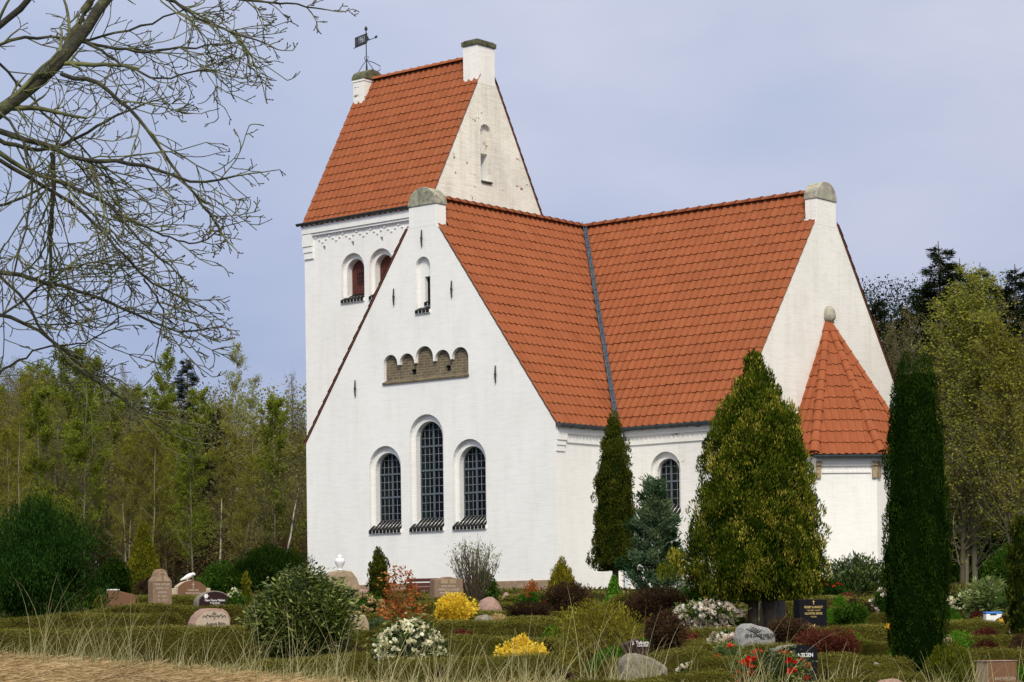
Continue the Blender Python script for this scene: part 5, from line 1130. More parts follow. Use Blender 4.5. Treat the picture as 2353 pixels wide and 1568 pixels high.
def short(lb):
    w_ = lb.split()[:9]
    while w_[-1] in ('in', 'of', 'the', 'and', 'with', 'a', 'to', 'at', 'behind', 'right', 'left', 'beside', 'front', 'between', 'among', 'on', 'by', 'large', 'small', 'tall', 'standing', 'its', 'lying', 'cut', 'round', 'half', 'single'): w_.pop()
    return ' '.join(w_)
for (u, b_, wp_, lb) in REG:
    if wp_ < 20 or u < 150 or u > 2290: continue
    if any(abs(h_[2]-b_) < 7 and h_[0] < u-wp_*.35 and h_[1] > u+wp_*.35 for h_ in HG): continue
    rgh = np.random.default_rng(int(u)); HG.append((u-wp_*.5-rgh.uniform(15, 60), u+wp_*.5+rgh.uniform(15, 60), b_, 'clipped hedge at the foot of the '+short(lb), .4))
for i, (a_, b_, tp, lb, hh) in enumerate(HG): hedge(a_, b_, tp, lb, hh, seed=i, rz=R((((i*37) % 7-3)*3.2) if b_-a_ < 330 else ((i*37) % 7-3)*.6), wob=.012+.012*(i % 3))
print('hedges', len(HG))
# ------------------------------------------------------------------ marram grass and straw
def marram():
    rg = np.random.default_rng(42); VV = []; TT = []
    u_ = []
    # (centre px, count, height px range) of the tufts, spread along the bank
    tufts = []
    for c in np.linspace(-20, 2380, 72): tufts.append((c+rg.normal(0, 16), rg.integers(9, 26), rg.uniform(60, 150)*(1 if c < 1650 else .72)*(1 if c > 60 else .6)))
    for c in (92, 225, 250, 300, 470, 580, 620, 655, 780, 900, 1190, 1240, 1480, 1350, 1495, 1000, 1065, 1700, 1760): tufts.append((c, 14, rg.uniform(140, 180)))
    for c, n, hp in tufts:
        Yt = rg.uniform(18.8, 20.6); p = at(c, 1560, Yt); X0 = p[0]
        for k in range(n):
            X = X0+rg.normal(0, .05); Y = Yt+rg.normal(0, .12); z = gz(X, Y)-.02; Lh = hp/FP*Y*rg.uniform(.55, 1.25)*1.2
            a = rg.uniform(0, 2*np.pi); lean = abs(rg.normal(.26, .22)); d = np.array([math.cos(a)*lean, math.sin(a)*lean*.6, 1.0]); q = np.array([X, Y, z]); seg = 7; w0 = rg.uniform(.0016, .0034)
            dr = np.array([math.cos(a), math.sin(a)*.6, 0]); bend = rg.uniform(.02, .28)
            tint = np.clip(rg.normal(.62, .25), 0, 1); pts = [q]
            for s in range(seg):
                d = d+dr*bend*.5-np.array([0, 0, bend*(s+1)/seg*.9]); d = d/np.linalg.norm(d); q = q+d*Lh/seg; pts.append(q)
            sd = np.array([math.sin(a+1.2)*.4+.8, -.3, 0]); sd /= np.linalg.norm(sd)
            for s in range(seg):
                wa = w0*(1-.85*s/seg); wb = w0*(1-.85*(s+1)/seg)
                VV += [pts[s]-sd*wa, pts[s]+sd*wa, pts[s+1]+sd*wb, pts[s+1]-sd*wb]; TT += [tint]*4
    # short undergrowth of fine blades
    n = 7000; u = rg.uniform(-40, 2400, n); Y = rg.uniform(18.6, 21.0, n); X = (u-1176)/FP*Y; z = ground(X, Y); h_ = rg.uniform(.04, .20, n)
    a = rg.uniform(0, 2*np.pi, n); ln = rg.uniform(.1, .9, n); D = np.stack([np.cos(a)*ln, np.sin(a)*ln, np.ones(n)], 1); D /= np.linalg.norm(D, axis=1)[:, None]
    P = np.stack([X, Y, z-.01], 1); S = np.stack([np.full(n, .0026), np.zeros(n), np.zeros(n)], 1); M = P+D*h_[:, None]*.6; T_ = M+(D+np.stack([np.cos(a)*.5, np.sin(a)*.5, -np.full(n, .4)], 1))*h_[:, None]*.4
    V2 = np.stack([P-S, P+S, M+S*.7, M-S*.7, M-S*.7, M+S*.7, T_+S*.2, T_-S*.2], 1).reshape(-1, 3)
    V = np.concatenate([np.array(VV), V2]); T = np.concatenate([np.array(TT), np.repeat(np.clip(rg.normal(.5, .25, n), 0, 1), 8)])
    o = new_obj('marram_grass', mesh_np('marram_grass', V, np.arange(len(V)).reshape(-1, 4), T), LM['straw']); tag(o, 'thin arching straw green marram grass growing along the foreground bank', 'grass', kind='stuff')
    # dead straw lying on the bank
    n = 70000; X = rg.uniform(-5.2, 5.2, n); Y = rg.uniform(17.25, 19.9, n); keep = (Y > 17.5+.15*np.sin(X*3)); X = X[keep]; Y = Y[keep]; n = len(X); z = ground(X, Y)+rg.uniform(-.004, .022, n)
    a = rg.normal(0, .7, n); l = rg.uniform(.04, .16, n); D = np.stack([np.cos(a), np.sin(a)*.7, rg.normal(0, .16, n)-.06*(Y < 19)], 1); P = np.stack([X, Y, z], 1); w_ = rg.uniform(.0016, .003, n)
    S = np.stack([-np.sin(a)*w_, np.cos(a)*w_*.6, w_*.8], 1); E_ = P+D*l[:, None]
    V = np.stack([P-S, P+S, E_+S, E_-S], 1).reshape(-1, 3)
    o = new_obj('dead_straw', mesh_np('dead_straw', V, np.arange(len(V)).reshape(-1, 4), np.repeat(rg.uniform(0, 1, n), 4)), leafmat('dead_straw', [(.14, .09, .04), (.33, .23, .11), (.52, .39, .22)], trans=.1)); tag(o, 'matted dead brown straw covering the bank in front', 'straw', kind='stuff')
marram()
# undergrowth between the graves
def litter():
    rg = np.random.default_rng(4); n = 60000; Y = 21+37*rg.uniform(0, 1, n)**1.1; X = rg.uniform(-.26, .26, n)*Y; z = ground(X, Y)
    D = rg.normal(0, 1, (n, 3)); D[:, 2] = np.abs(D[:, 2])+.3; D /= np.linalg.norm(D, axis=1)[:, None]; S = np.cross(D, rg.normal(0, 1, (n, 3))); S /= np.linalg.norm(S, axis=1)[:, None]
    l = (rg.uniform(.03, .08, n)*Y/34)[:, None]; P = np.stack([X, Y, z], 1); V = np.stack([P, P+D*l*.5+S*l*.25, P+D*l, P+D*l*.5-S*l*.25], 1).reshape(-1, 3)
    t = np.clip(.4+.3*np.sin(X*1.3+Y*.9)+rg.normal(0, .2, n), 0, 1)
    o = new_obj('ground_cover', mesh_np('ground_cover', V, np.arange(4*n).reshape(-1, 4), np.repeat(t, 4)), LM['hedge']); tag(o, 'low green ground cover between the hedges and graves', 'ground cover', kind='stuff')
litter()
def beds():
    mats_ = [('brown', 'low dark brown heather filling the beds between the hedges', 'heather_bed'), ('redbrown', 'low rust red ground plants filling the beds between the hedges', 'red_ground_plants'), ('bright', 'low fresh green perennials sprouting in the beds between the hedges', 'green_perennials'), ('heath', 'dry straw coloured stalks in the beds between the hedges', 'dry_stalks')]
    for q, (m, lb, nm) in enumerate(mats_):
        rg = np.random.default_rng(600+q); parts = []
        for i in range((34, 16, 22, 4)[q]):
            Y = rg.uniform(20.5, 42); X = (rg.uniform(780, 2380)-1176)/FP*Y; R_ = rg.uniform(.10, .30); hh = rg.uniform(.26, .42) if q != 3 else .36; k = int(1500*R_/.2)
            a = rg.uniform(0, 6.28, k); rr = R_*np.sqrt(rg.uniform(0, 1, k)); z = hh*(1-(rr/R_)**2*.5)*rg.uniform(.5, 1, k)**.5; P = np.stack([X+rr*np.cos(a), Y+rr*np.sin(a)*.6, gz(X, Y)+z], 1)
            D = rg.normal(0, 1, (k, 3))*.7+np.array([0, 0, .9]); D /= np.linalg.norm(D, axis=1)[:, None]; S = np.cross(D, rg.normal(0, 1, (k, 3))); S /= np.linalg.norm(S, axis=1)[:, None]; l = (.035*rg.uniform(.5, 1.3, k))[:, None]
            V = np.stack([P, P+D*l*.5+S*l*.2, P+D*l, P+D*l*.5-S*l*.2], 1).reshape(-1, 3); parts.append((V, np.arange(4*k).reshape(-1, 4), np.repeat(np.clip(rg.uniform(0, .8)+rg.normal(0, .15, k), 0, 1), 4)))
        o = new_obj(nm, mesh_np(nm, *merge(parts)), LM[m]); tag(o, lb, 'ground cover', kind='stuff')
beds()

# ------------------------------------------------------------------ trees
def tube_np(acc, pts, radii, k, tint):
    pts = np.array(pts); n = len(pts); d = np.gradient(pts, axis=0); d /= np.linalg.norm(d, axis=1)[:, None]+1e-9
    up = np.array([.31, .22, .92]); a = np.cross(d, up); a /= np.linalg.norm(a, axis=1)[:, None]+1e-9; b = np.cross(d, a)
    th = 2*np.pi*np.arange(k)/k
    ring = pts[:, None, :]+(a[:, None, :]*np.cos(th)[None, :, None]+b[:, None, :]*np.sin(th)[None, :, None])*np.array(radii)[:, None, None]
    base = acc['n']; acc['V'].append(ring.reshape(-1, 3)); i = np.arange(n-1)[:, None]*k; j = np.arange(k)[None, :]
    q = np.stack([base+i+j, base+i+(j+1) % k, base+i+k+(j+1) % k, base+i+k+j], -1).reshape(-1, 4); acc['Q'].append(q); acc['T'].append(np.full(n*k, tint)); acc['n'] += n*k
def new_acc(): return {'V': [], 'Q': [], 'T': [], 'n': 0}
def acc_mesh(acc, name, sm=True): return mesh_np(name, np.concatenate(acc['V']), np.concatenate(acc['Q']), np.concatenate(acc['T']), smooth_=sm)
def young_tree(H, spread, nb, nleaf, leafL, seed, droop=0, base=.18, up=.9, trunk=.06, multi=1, subn=5):
    """slender wood tree: returns (wood mesh, leaf mesh)"""
    rg = np.random.default_rng(seed); acc = new_acc(); tips = []
    for m_ in range(multi):
        x = np.cumsum(rg.normal(0, .05*H/10, 9)); y = np.cumsum(rg.normal(0, .05*H/10, 9)); o = rg.normal(0, .12*(multi > 1), 2); tp = rg.normal(0, .5*(multi > 1), 2)
        f = np.linspace(0, 1, 9); tr = np.stack([x+o[0]+tp[0]*f, y+o[1]+tp[1]*f, H*(1-.08*m_)*f], 1); tr[0, 2] = -.3
        tube_np(acc, tr, trunk*(1-.92*f)+.004, 6, rg.uniform(0, 1))
        for i in range(nb//multi):
            t = base+(1-base)*rg.uniform(0, 1)**.85; p = np.array([np.interp(t, f, tr[:, c]) for c in range(3)]); a = rg.uniform(0, 2*np.pi)
            L = spread*(1.08-t)**.7*rg.uniform(.5, 1.15)+.25; d = np.array([math.cos(a), math.sin(a), up*rg.uniform(.5, 1.4)]); d /= np.linalg.norm(d); pts = [p]; dd = d.copy()
            for s in range(5): dd = dd+rg.normal(0, .10, 3)+np.array([0, 0, .05-droop]); dd /= np.linalg.norm(dd); pts.append(pts[-1]+dd*L/5)
            r0 = .005+trunk*.28*(1-t); tube_np(acc, pts, r0*np.linspace(1, .25, 6), 4, rg.uniform(0, 1)); tips.append((pts[3], pts[5]))
            for k in range(subn):
                s = rg.integers(1, 6); e = dd+rg.normal(0, .5, 3); e /= np.linalg.norm(e); l2 = L*rg.uniform(.2, .45); q = [pts[s], pts[s]+e*l2*.5, pts[s]+e*l2+np.array([0, 0, .04-droop])*l2]
                tube_np(acc, q, [r0*.45, r0*.3, .0025], 3, rg.uniform(0, 1)); tips.append((q[0], q[2]))
    wood = acc_mesh(acc, 'trunk', False)
    A = np.array([t[0] for t in tips]); B = np.array([t[1] for t in tips]); k = rg.integers(0, len(A), nleaf); f = rg.uniform(0, 1.1, nleaf)[:, None]
    P = A[k]*(1-f)+B[k]*f+rg.normal(0, .07, (nleaf, 3)); D = rg.normal(0, 1, (nleaf, 3)); D[:, 2] -= .3; D /= np.linalg.norm(D, axis=1)[:, None]; S = np.cross(D, rg.normal(0, 1, (nleaf, 3))); S /= np.linalg.norm(S, axis=1)[:, None]
    l = (leafL*rg.uniform(.6, 1.3, nleaf))[:, None]; V = np.stack([P, P+D*l*.5+S*l*.32, P+D*l, P+D*l*.5-S*l*.32], 1).reshape(-1, 3)
    ct = rg.uniform(0, 1, len(A)); leaf = mesh_np('crown', V, np.arange(4*nleaf).reshape(-1, 4), np.repeat(np.clip(ct[k]*.7+rg.uniform(0, .3, nleaf), 0, 1), 4))
    return wood, leaf
def wood_mat(name, stops): return leafmat(name, stops, rough=.9, trans=0, spec=.1)
WB = wood_mat('wood_tree_bark', [(.10, .088, .055), (.17, .15, .10), (.25, .23, .15)])
WR = wood_mat('red_twig_bark', [(.075, .060, .042), (.12, .10, .070), (.17, .145, .11)])
WW = wood_mat('birch_bark', [(.12, .10, .08), (.42, .38, .32), (.55, .50, .44)])
def tree_kind(kinds):
    """kinds: list of (wood mesh, leaf mesh, wood material, leaf material)"""
    out_ = []
    for wm, lm, a, b in kinds:
        wm.materials.append(a); lm.materials.append(b); out_.append((wm, lm))
    return out_
def put_tree(name, meshes, X, Y, s, rz, label, group, cat='tree', sz=None):
    t = bpy.data.objects.new(name, None); COL.objects.link(t); t.location = (X, Y, gz(X, Y)-.05); t.rotation_euler = (0, 0, rz); t.scale = (s, s, sz or s); tag(t, label, cat, group)
    for nm, me in zip(('trunk', 'crown'), meshes):
        c = bpy.data.objects.new(nm, me); COL.objects.link(c); c.parent = t
    return t
green_k = tree_kind([(*young_tree(9.5, 1.8, 80, 19000, .085, 100+i, up=.8), WB, LM['woodg']) for i in range(3)])
olive_k = tree_kind([(*young_tree(8.8, 1.9, 100, 15000, .07, 110+i, up=.9, multi=2), WB, LM['woodo']) for i in range(3)])
brown_k = tree_kind([(*young_tree(9.0, 1.9, 150, 9000, .05, 120+i, up=1.4, multi=3, subn=10), WR, LM['woodb']) for i in range(3)])
birch_k = tree_kind([(*young_tree(11, 1.5, 100, 9000, .07, 130+i, up=1.3, droop=.12), WW, LM['branchy']) for i in range(2)])
rg = np.random.default_rng(77)
KL = [('green', green_k, 'young tree with fresh light green leaves in the wood left of the church', 'light green trees of the wood'),
      ('olive', olive_k, 'several stemmed young tree with olive brown green leaves in the wood left of the church', 'olive trees of the wood'),
      ('brown', brown_k, 'leafless brown twigged tree in the wood left of the church', 'bare brown trees of the wood')]
def skyline(u): return np.interp(u, [-200, 0, 150, 260, 330, 400, 520, 600, 700, 900], [840, 845, 850, 880, 900, 905, 920, 955, 985, 1010])
n_ = 0
for row, Y in enumerate(np.linspace(76, 112, 9)):
    for u in np.arange(-330, 860, 98-row*3):
        uu = u+rg.normal(0, 26); X = (uu-1176)/FP*Y; YY = Y+rg.normal(0, 1.6)
        if uu > 640 and YY < 88: continue
        kk = rg.choice(3, p=([.28, .36, .36] if uu > 300 else [.16, .36, .48])); nm, K_, lb, gp = KL[kk]
        top = skyline(uu)+rg.uniform(-6, 60)+(60 if row < 3 else 0); Ht = at(uu, top, YY)[2]-gz(X, YY); s = Ht/9.1
        put_tree('young_tree', K_[rg.integers(0, len(K_))], X, YY, s, rg.uniform(0, 6.28), lb, gp); n_ += 1
# undergrowth in the wood and dark thicket behind
def thicket(name, label, u0, u1, Y0, Y1, hmax, n, m, seed, size=.16):
    rg = np.random.default_rng(seed); Y = rg.uniform(Y0, Y1, n); u = rg.uniform(u0, u1, n); X = (u-1176)/FP*Y; h_ = hmax*rg.uniform(0, 1, n)**1.5; z = ground(X, Y)+h_
    D = rg.normal(0, 1, (n, 3)); D[:, 2] += .4; D /= np.linalg.norm(D, axis=1)[:, None]; S = np.cross(D, rg.normal(0, 1, (n, 3))); S /= np.linalg.norm(S, axis=1)[:, None]
    l = (size*rg.uniform(.5, 1.4, n))[:, None]; P = np.stack([X, Y, z], 1); V = np.stack([P, P+D*l*.5+S*l*.2, P+D*l, P+D*l*.5-S*l*.2], 1).reshape(-1, 3)
    t = np.clip(.4+.35*np.sin(X*.9+seed)*np.cos(h_*1.3+Y*.2)+rg.normal(0, .2, n), 0, 1)
    o = new_obj(name, mesh_np(name, V, np.arange(4*n).reshape(-1, 4), np.repeat(t, 4)), LM[m]); tag(o, label, 'undergrowth', kind='stuff')
thicket('undergrowth', 'dense brown undergrowth of bushes and twigs between the wood trees at the left', -350, 900, 74, 100, 1.8, 34000, 'brown', 1, .12)
thicket('far_thicket', 'far dense wood that closes the gaps behind the trees at the left', -500, 1000, 108, 122, 10.0, 150000, 'woodo', 2, .17)
thicket('far_spruces', 'dark dense conifer wood filling the gaps behind the right hand trees', 1990, 2620, 94, 104, 12.5, 190000, 'spruce', 4, .13)
thicket('wood_brush', 'fine brown twiggy brush between the trunks of the wood at the left', -350, 900, 80, 108, 6.5, 110000, 'woodb', 5, .13)
thicket('undergrowth', 'dark undergrowth below the spruces at the right', 1960, 2560, 74, 92, 2.5, 30000, 'yew2', 3, .2)
# named individuals on the skyline at the left
def single(name, meshes, u, top, Y, label, H0, rz=0, wide=1.0):
    X = (u-1176)/FP*Y; Ht = at(u, top, Y)[2]-gz(X, Y); s = Ht/H0; t = put_tree(name, meshes, X, Y, s*wide, rz, label, None, sz=s); return t
single('birch_tree', birch_k[0], 548, 800, 96, 'tall slim birch with sparse pale leaves rising above the wood against the sky', 11, 0, .72)
single('birch_tree', birch_k[1], 588, 868, 92, 'shorter leafy birch just right of the tall slim birch', 11, 2, .72)
single('young_tree', green_k[0], 385, 822, 90, 'bright green tree standing left of the dark pine on the skyline', 9.5, 1, .8)
single('young_tree', green_k[1], 175, 812, 88, 'rounded yellow green tree behind the hanging branches at the left', 9.5, 4, 1.0)
single('young_tree', brown_k[0], 690, 868, 99, 'leafless greyish tree half hidden by the left corner of the church', 9.0, 1, .6)
single('young_tree', brown_k[2], 320, 868, 94, 'leafless reddish tree left of the bright green skyline tree', 9.0, 1, .8)
single('young_tree', green_k[2], 640, 925, 86, 'light green tree beside the left corner of the church', 9.5, 2, .9)
for (ua, va, ub, vb, Yb, lb) in ((503, 1300, 508, 1225, 77, 'short thin white birch stem standing at the wood edge behind the dove gravestone'), (640, 1310, 676, 1200, 78, 'thin pale birch stem leaning right near the left corner of the church')):
    pa = at(ua, va, Yb); pb = at(ub, vb, Yb); g = gz(pa[0], Yb); t = empty('birch_tree', (pa[0], Yb, g-.05), 0, label=lb, cat='tree'); dd = pb-pa
    MB().tube([(0, 0, 0), (dd[0]*.3, 0, (pb[2]-g)*.4), (dd[0]*.75, .05, (pb[2]-g)*.8), (dd[0], .05, pb[2]-g+.4), (dd[0]*1.3, .1, pb[2]-g+1.2)], [.042, .036, .03, .022, .008], 6).build('trunk', plain('white_birch_bark', (.20, .18, .14), .8, .6, 3, c2=(.42, .39, .33)), t)
    wood_twigs((dd[0], .05, pb[2]-g-.2), 7, 2.4, .8, 5, r0=.012, lean=.6, depth=2).build('branches', STEM, t)
# conifer with tiers of drooping branches
def spruce_mesh(H, rb, seed, nb=120, dens=60, droop=.25, L=.16, W=.03, sparse=1.0):
    rg = np.random.default_rng(seed); acc = new_acc(); parts = []
    f = np.linspace(0, 1, 8); tube_np(acc, np.stack([rg.normal(0, .04, 8), rg.normal(0, .04, 8), H*f-.2*(f == 0)], 1), .13*(1-.95*f)*H/12+.005, 6, .3)
    for i in range(nb):
        t = .12+.86*(i/nb); z = H*t; a = rg.uniform(0, 6.28); l = rb*(1-t)**.75*rg.uniform(.65, 1.2)+.12; d = np.array([math.cos(a), math.sin(a), .25 if t > .8 else .05]); pts = [np.array([0, 0, z])]
        for s in range(5): d = d+np.array([0, 0, (-droop if s < 3 else droop)*.35])+rg.normal(0, .05, 3); d /= np.linalg.norm(d); pts.append(pts[-1]+d*l/5)
        tube_np(acc, pts, np.linspace(.03, .006, 6)*H/12, 3, .5); pts = np.array(pts); n = int(dens*l/ rb*1.6)+14
        s = rg.uniform(.15, 1, n)**.8*5; s0 = np.minimum(s.astype(int), 4); fr_ = (s-s0)[:, None]; P = pts[s0]*(1-fr_)+pts[s0+1]*fr_; sd = np.cross(pts[5]-pts[0], [0, 0, 1.0]); sd /= np.linalg.norm(sd)+1e-6
        P = P+sd*rg.normal(0, .16*l, n)[:, None]*(1.1-s/5)[:, None]+rg.normal(0, .05, (n, 3)); D = (pts[5]-pts[0])/l*.7+rg.normal(0, .5, (n, 3)); D[:, 2] -= .15; D /= np.linalg.norm(D, axis=1)[:, None]; S = np.cross(D, rg.normal(0, 1, (n, 3))); S /= np.linalg.norm(S, axis=1)[:, None]
        ll = (L*rg.uniform(.6, 1.3, n))[:, None]; V = np.stack([P, P+D*ll*.5+S*W, P+D*ll, P+D*ll*.5-S*W], 1).reshape(-1, 3); parts.append((V, np.arange(4*n).reshape(-1, 4), np.repeat(np.clip(rg.uniform(0, .8)+rg.normal(0, .15, n), 0, 1), 4)))
    return acc_mesh(acc, 'trunk', False), mesh_np('crown', *merge(parts))
sp_k = tree_kind([(*spruce_mesh(15, 2.4, 200+i, nb=210, dens=260, L=.17, W=.016), WB, LM['spruce']) for i in range(3)])
single('pine_tree', sp_k[2], 436, 812, 93, 'dark pine with upright shoots on the skyline at the left', 15, 0, 1.15)
single('pine_tree', sp_k[1], 500, 930, 90, 'small dark pine below and right of the skyline pine', 15, 1, 1.0)
SPR = [(2170, 552, 84, 'tallest dark spruce behind the apse, spiky against the sky'), (2262, 600, 86, 'slim spruce right of the tallest spruce'), (2345, 604, 82, 'dark spruce cut by the right edge of the picture'), (2095, 690, 88, 'dark spruce between the choir gable and the tallest spruce'),
       (2020, 680, 90, 'thin spruce just right of the choir gable'), (2215, 590, 90, 'spruce tucked between the tallest and the slim spruce'), (2420, 640, 86, 'spruce beyond the right edge, only its side shows'), (2310, 640, 90, 'spruce behind the slim one near the right edge'), (2130, 640, 86, 'spruce leaning on the left flank of the tallest spruce'), (2235, 650, 80, 'lower spruce in front of the tallest and slim spruces'), (2060, 720, 84, 'low spruce nearest the choir gable on the right'), (2290, 680, 78, 'broad low spruce in front of the right hand spruces'), (2375, 690, 78, 'broad spruce at the very edge behind the olive tree')]
for i, (u, tp, Y, lb) in enumerate(SPR): single('spruce_tree', sp_k[i % 3], u, tp, Y, lb, 15, i*1.3, 1.55)
for i, (u, tp, Y) in enumerate([(2050, 745, 80), (2105, 720, 78), (2010, 790, 78), (2350, 700, 76), (2400, 760, 75)]):
    X = (u-1176)/FP*Y; Ht = at(u, tp, Y)[2]-gz(X, Y); put_tree('bare_tree', brown_k[i % 3], X, Y, Ht/9, i*2.1, 'leafless grey brown tree in front of the spruces at the right', 'bare trees before the spruces')
# the broad pale green tree at the right
bw, bl = young_tree(9.6, 2.2, 330, 31000, .068, 301, droop=.02, base=.06, up=1.6, trunk=.065, multi=3, subn=9)
bk = tree_kind([(bw, bl, WB, LM['branchy'])])[0]
single('hornbeam_tree', bk, 2222, 648, 66, 'broad upswept tree with yellow green young leaves and pale trunk behind the cypress', 9.6, .6, 1.42)
b2 = tree_kind([(*young_tree(7, 1.9, 200, 16000, .08, 302, base=.15, up=1.4, trunk=.06, multi=3, subn=7), WB, LM['woodo'])])[0]
single('young_tree', b2, 2345, 760, 64, 'olive green tree at the right edge beside the broad upswept one', 7, 0, 1.0)

# ------------------------------------------------------------------ the big bare tree overhanging from the left
def oak():
    rg = np.random.default_rng(2024); acc = new_acc(); twg = new_acc(); bud = []
    Y0 = 15.0
    def W(u, v, dy=0): return at(u, v, Y0+dy)
    px = FP/Y0
    t = empty('bare_oak', (-5.4, 15.4, gz(-5.4, 15.4)), 0, label='big leafless lichen covered tree whose branches hang in from the top left', cat='tree')
    loc = np.array([-5.4, 15.4, gz(-5.4, 15.4)])
    cnt = [0]
    def resample(P, n):
        P = np.array(P); s = np.r_[0, np.cumsum(np.linalg.norm(np.diff(P, axis=0), axis=1))]; q = np.linspace(0, s[-1], n)
        # smooth with catmull like averaging
        R_ = np.stack([np.interp(q, s, P[:, c]) for c in range(3)], 1)
        for _ in range(2): R_[1:-1] = (R_[:-2]+2*R_[1:-1]+R_[2:])/4
        return R_
    def twig(p, d, L, r, lv, hang):
        n = 7; pts = [p]; q = p; d = d/np.linalg.norm(d)
        # twigs sweep outward and hang, then turn up at their tip
        cv = rg.normal(0, .10, 3); sidebend = rg.normal(0, .16)
        for i in range(n):
            f = i/n; g_ = -hang*(.75-1.7*f) if lv >= 1 else -hang*.45*(1-1.2*f)
            d = d+np.array([sidebend*.5, 0, g_*.5])+cv*.5+rg.normal(0, .11, 3)*np.array([1, .7, 1]); d = d/np.linalg.norm(d); q = q+d*L/n; pts.append(q)
        rr = np.linspace(max(r, .0038), max(.0028, r*.4), n+1); P = np.array(pts)-loc
        tube_np(acc if lv == 0 else twg, P, rr, 5 if lv == 0 else (4 if lv == 1 else 3), rg.uniform(0, 1)); cnt[0] += 1
        if lv >= 2: bud.append((P[-1], d)); bud.append((P[-2], d)); bud.append((P[n//2], d))
        if lv < 3:
            m = {0: int(4+L*5), 1: int(3+L*6), 2: int(1+L*5)}[lv]
            for _ in range(m):
                i = rg.integers(1, n+1); f = i/n; e = (pts[i]-pts[i-1]); e = e/np.linalg.norm(e); s = rg.choice([-1, 1]); perp = np.array([-e[2], 0, e[0]])*s
                dd = e*.75+perp*rg.uniform(.35, .95)+np.array([.12, rg.normal(0, .35), 0]); ll = L*(1-f*.45)*rg.uniform(.26, .48)
                if lv == 2: ll = min(ll, rg.uniform(.04, .16)); 
                twig(pts[i], dd, max(ll, .03), max(.0036, rr[i]*.62), lv+1, hang*(1 if lv < 1 else rg.choice([-.6, .6])))
    def limb(uv, r0, r1, dy0=0, dy1=0, subs=8, hang=.22, n=18, suL=(.5, 1.2)):
        P = [W(u, v, dy0+(dy1-dy0)*i/(len(uv)-1)) for i, (u, v) in enumerate(uv)]; P = resample(P, n); rr = np.linspace(r0, r1, n)/px
        P[1:-1] += rg.normal(0, .006, (n-2, 3)); tube_np(acc, P-loc, rr*(1+rg.normal(0, .04, n)), 8 if r0 > 8 else 6, rg.uniform(0, 1))
        for _ in range(int(subs*1.08)):
            i = int(n*rg.uniform(.12, 1.0)**.8); i = min(i, n-2); e = P[i+1]-P[i]; e /= np.linalg.norm(e); s = rg.choice([-1, 1]); perp = np.array([-e[2], 0, e[0]])*s
            dd = e*.9+perp*rg.uniform(.3, .9)+np.array([.05, rg.normal(0, .3), -.05]); twig(P[i], dd, rg.uniform(*suL)*(1-.72*i/n), max(.004, rr[i]*.5), 1, hang*rg.uniform(.4, 1.3))
        twig(P[-1], P[-1]-P[-2], rg.uniform(.15, .3), rr[-1], 1, hang)
    # main limb and its companions, traced as pixel paths (radius in px)
    limb([(-330, 420), (-120, 330), (0, 265), (110, 175), (190, 80), (258, -20), (330, -140)], 17, 12, -.3, .3, 7, suL=(.5, 1.0))
    limb([(-330, 420), (-200, 250), (-40, 90), (40, 30), (92, -30)], 13, 7, .4, .6, 5)
    limb([(60, 215), (120, 160), (165, 90), (200, 10), (235, -60)], 11, 8, .2, .5, 4)
    limb([(140, 170), (230, 190), (330, 280), (372, 350), (440, 440), (500, 520), (560, 470)][:6], 5.5, 2.5, -.2, -.5, 9)
    limb([(185, 95), (300, 120), (420, 110), (530, 100)][:4], 4, 1.8, .1, .4, 7)
    limb([(-60, 300), (60, 345), (130, 345), (250, 275), (330, 240)], 6, 2.2, .2, .5, 8)
    limb([(-40, 290), (90, 330), (140, 352), (200, 372), (300, 368), (380, 400), (470, 425), (540, 405)], 7, 2.2, -.3, -.6, 13)
    limb([(120, 350), (125, 430), (115, 520), (118, 600), (110, 690)], 6.5, 3, -.1, .1, 9)
    limb([(-80, 330), (60, 400), (160, 460), (250, 540), (320, 630), (390, 680), (450, 700)], 5.5, 2, 0, .4, 12)
    limb([(140, 420), (240, 460), (330, 560), (420, 640), (500, 680)][:4], 4.5, 2, -.4, -.6, 8)
    limb([(-100, 620), (20, 625), (110, 650), (180, 665), (260, 700), (340, 735), (410, 770), (480, 755)], 6, 2, .2, 0, 14)
    limb([(-120, 690), (30, 730), (110, 770), (190, 850), (290, 920), (360, 960), (430, 975)], 5.5, 1.6, .3, .5, 11, hang=.12)
    limb([(-120, 560), (30, 650), (100, 760), (160, 840), (230, 880), (310, 940), (400, 1000)], 4.5, 1.5, -.2, -.3, 8, hang=.12)
    limb([(-60, 120), (80, 80), (200, 95), (330, 60), (430, 20)], 4.2, 2, .5, .8, 8)
    limb([(300, -60), (390, 0), (460, 45), (530, 75), (610, 100)], 4.5, 1.8, -.3, -.5, 8)
    limb([(400, -60), (500, -10), (600, 8), (670, 8), (745, 22)], 4, 1.6, 0, .3, 8, suL=(.2, .5))
    limb([(540, 70), (560, 110), (575, 150), (598, 180)], 2.2, 1.3, -.2, -.2, 3, suL=(.1, .25))
    limb([(-60, 200), (40, 300), (80, 400), (60, 520), (30, 640)], 4, 2, -.3, -.5, 9)
    limb([(-100, 480), (40, 470), (130, 400), (200, 480), (270, 560), (300, 640)][:5], 4, 2, .6, .8, 9)
    limb([(-60, 760), (40, 700), (140, 620), (220, 600), (330, 620), (410, 580)][:5], 3.6, 1.8, .1, .5, 9)
    limb([(200, 100), (290, 150), (360, 190), (430, 165), (480, 160)], 3.4, 1.6, -.5, -.6, 7, suL=(.3, .7))
    limb([(260, 500), (330, 520), (420, 560), (470, 560), (500, 530)], 2.8, 1.5, -.3, -.3, 7, suL=(.3, .6))
    limb([(-80, 60), (30, 180), (100, 260), (180, 330), (260, 420)], 4, 2, .7, .9, 8)
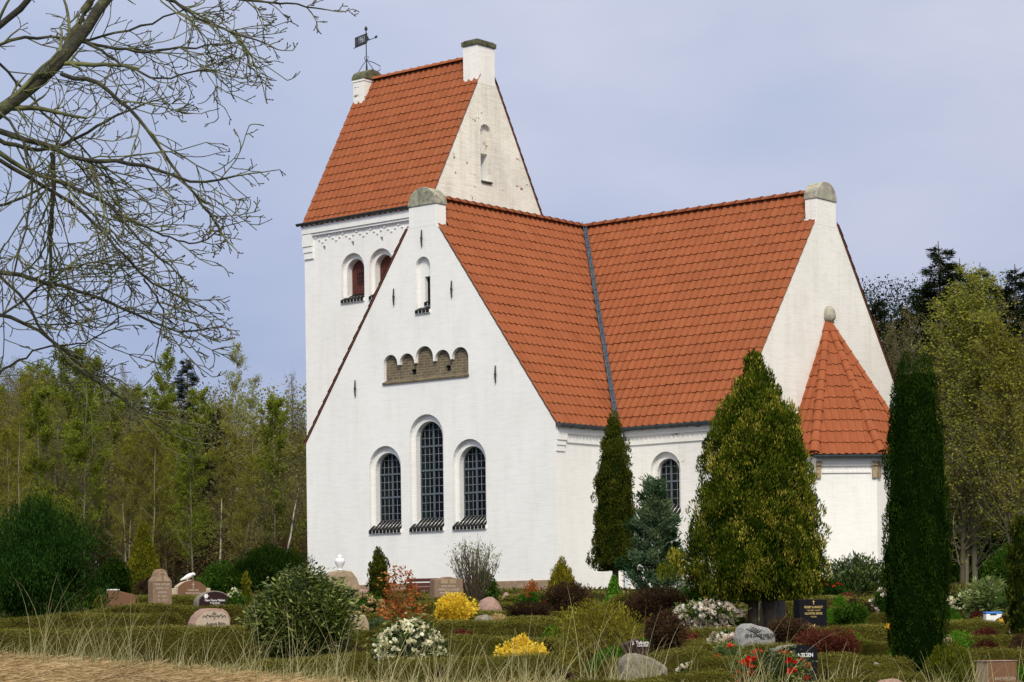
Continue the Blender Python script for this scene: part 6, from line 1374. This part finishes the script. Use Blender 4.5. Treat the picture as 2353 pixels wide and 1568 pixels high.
    limb([(-60, 900), (40, 830), (110, 790), (170, 800), (250, 760)], 3.2, 1.6, .4, .6, 8)
    limb([(330, 640), (380, 720), (360, 800), (330, 850)][:3], 2.5, 1.5, -.2, -.2, 5, suL=(.3, .5))
    # trunk, outside the picture
    tr = resample([(-5.4, 15.4, loc[2]-.3), (-5.35, 15.35, 2.2), (-5.2, 15.3, 3.4), (W(-330, 420)[0], 15, W(-330, 420)[2]), (W(-330, 420)[0]+.0, 15.2, W(-330, 420)[2]+1.5)], 14)
    tube_np(acc, tr-loc, np.linspace(.34, .1, 14), 12, .3)
    for (u, v) in ((-120, 620), (-120, 690), (-120, 560), (-100, 480), (-80, 330), (-60, 200), (-80, 60), (-60, 120), (-60, 760), (-60, 900), (-60, 300)):
        q = W(u, v, .2); s_ = tr[min(12, max(4, int(4+(q[2]-3.2)*1.6)))]; mid = (q+s_)/2+np.array([0, 0, .15]); P = resample([s_, mid, q], 8); tube_np(acc, P-loc, np.linspace(.035, .016, 8), 6, .5)
    m, nt, b = mat('lichened_bark'); b.inputs['Roughness'].default_value = .9
    tc = N(nt, 'ShaderNodeTexCoord'); nz = N(nt, 'ShaderNodeTexNoise'); nz.inputs['Scale'].default_value = 9; nz.inputs['Detail'].default_value = 7; nt.links.new(tc.outputs['Object'], nz.inputs['Vector'])
    r = ramp(nt, [(.38, (.014, .012, .007)), (.54, (.032, .029, .014)), (.66, (.065, .068, .027)), (.78, (.14, .145, .08))], nz.outputs['Fac']); nt.links.new(r.outputs[0], b.inputs['Base Color'])
    bp = N(nt, 'ShaderNodeBump'); bp.inputs['Strength'].default_value = .7; n2 = N(nt, 'ShaderNodeTexNoise'); n2.inputs['Scale'].default_value = 45; nt.links.new(tc.outputs['Object'], n2.inputs['Vector']); nt.links.new(n2.outputs['Fac'], bp.inputs['Height']); bp.inputs['Distance'].default_value = .02; nt.links.new(bp.outputs[0], b.inputs['Normal'])
    new_obj('trunk', acc_mesh(acc, 'trunk'), m, t)
    new_obj('twigs', acc_mesh(twg, 'twigs'), plain('twig_lichen_bark', (.055, .045, .024), .9, .5, 6, c2=(.12, .122, .05)), t)
    B = np.array([x[0] for x in bud]); D = np.array([x[1] for x in bud]); n = len(B); S = np.cross(D, [0, 1, 0.2]); S /= np.linalg.norm(S, axis=1)[:, None]+1e-6; T2 = np.cross(D, S); l = .016; w_ = .0042
    V = np.stack([B, B+D*l*.5+S*w_, B+D*l, B+D*l*.5-S*w_, B, B+D*l*.5+T2*w_, B+D*l, B+D*l*.5-T2*w_], 1).reshape(-1, 3)
    new_obj('buds', mesh_np('buds', V, np.arange(8*n).reshape(-1, 4)), plain('reddish_buds', (.08, .035, .025), .7, .2), t)
    print('oak twigs', cnt[0])
oak()
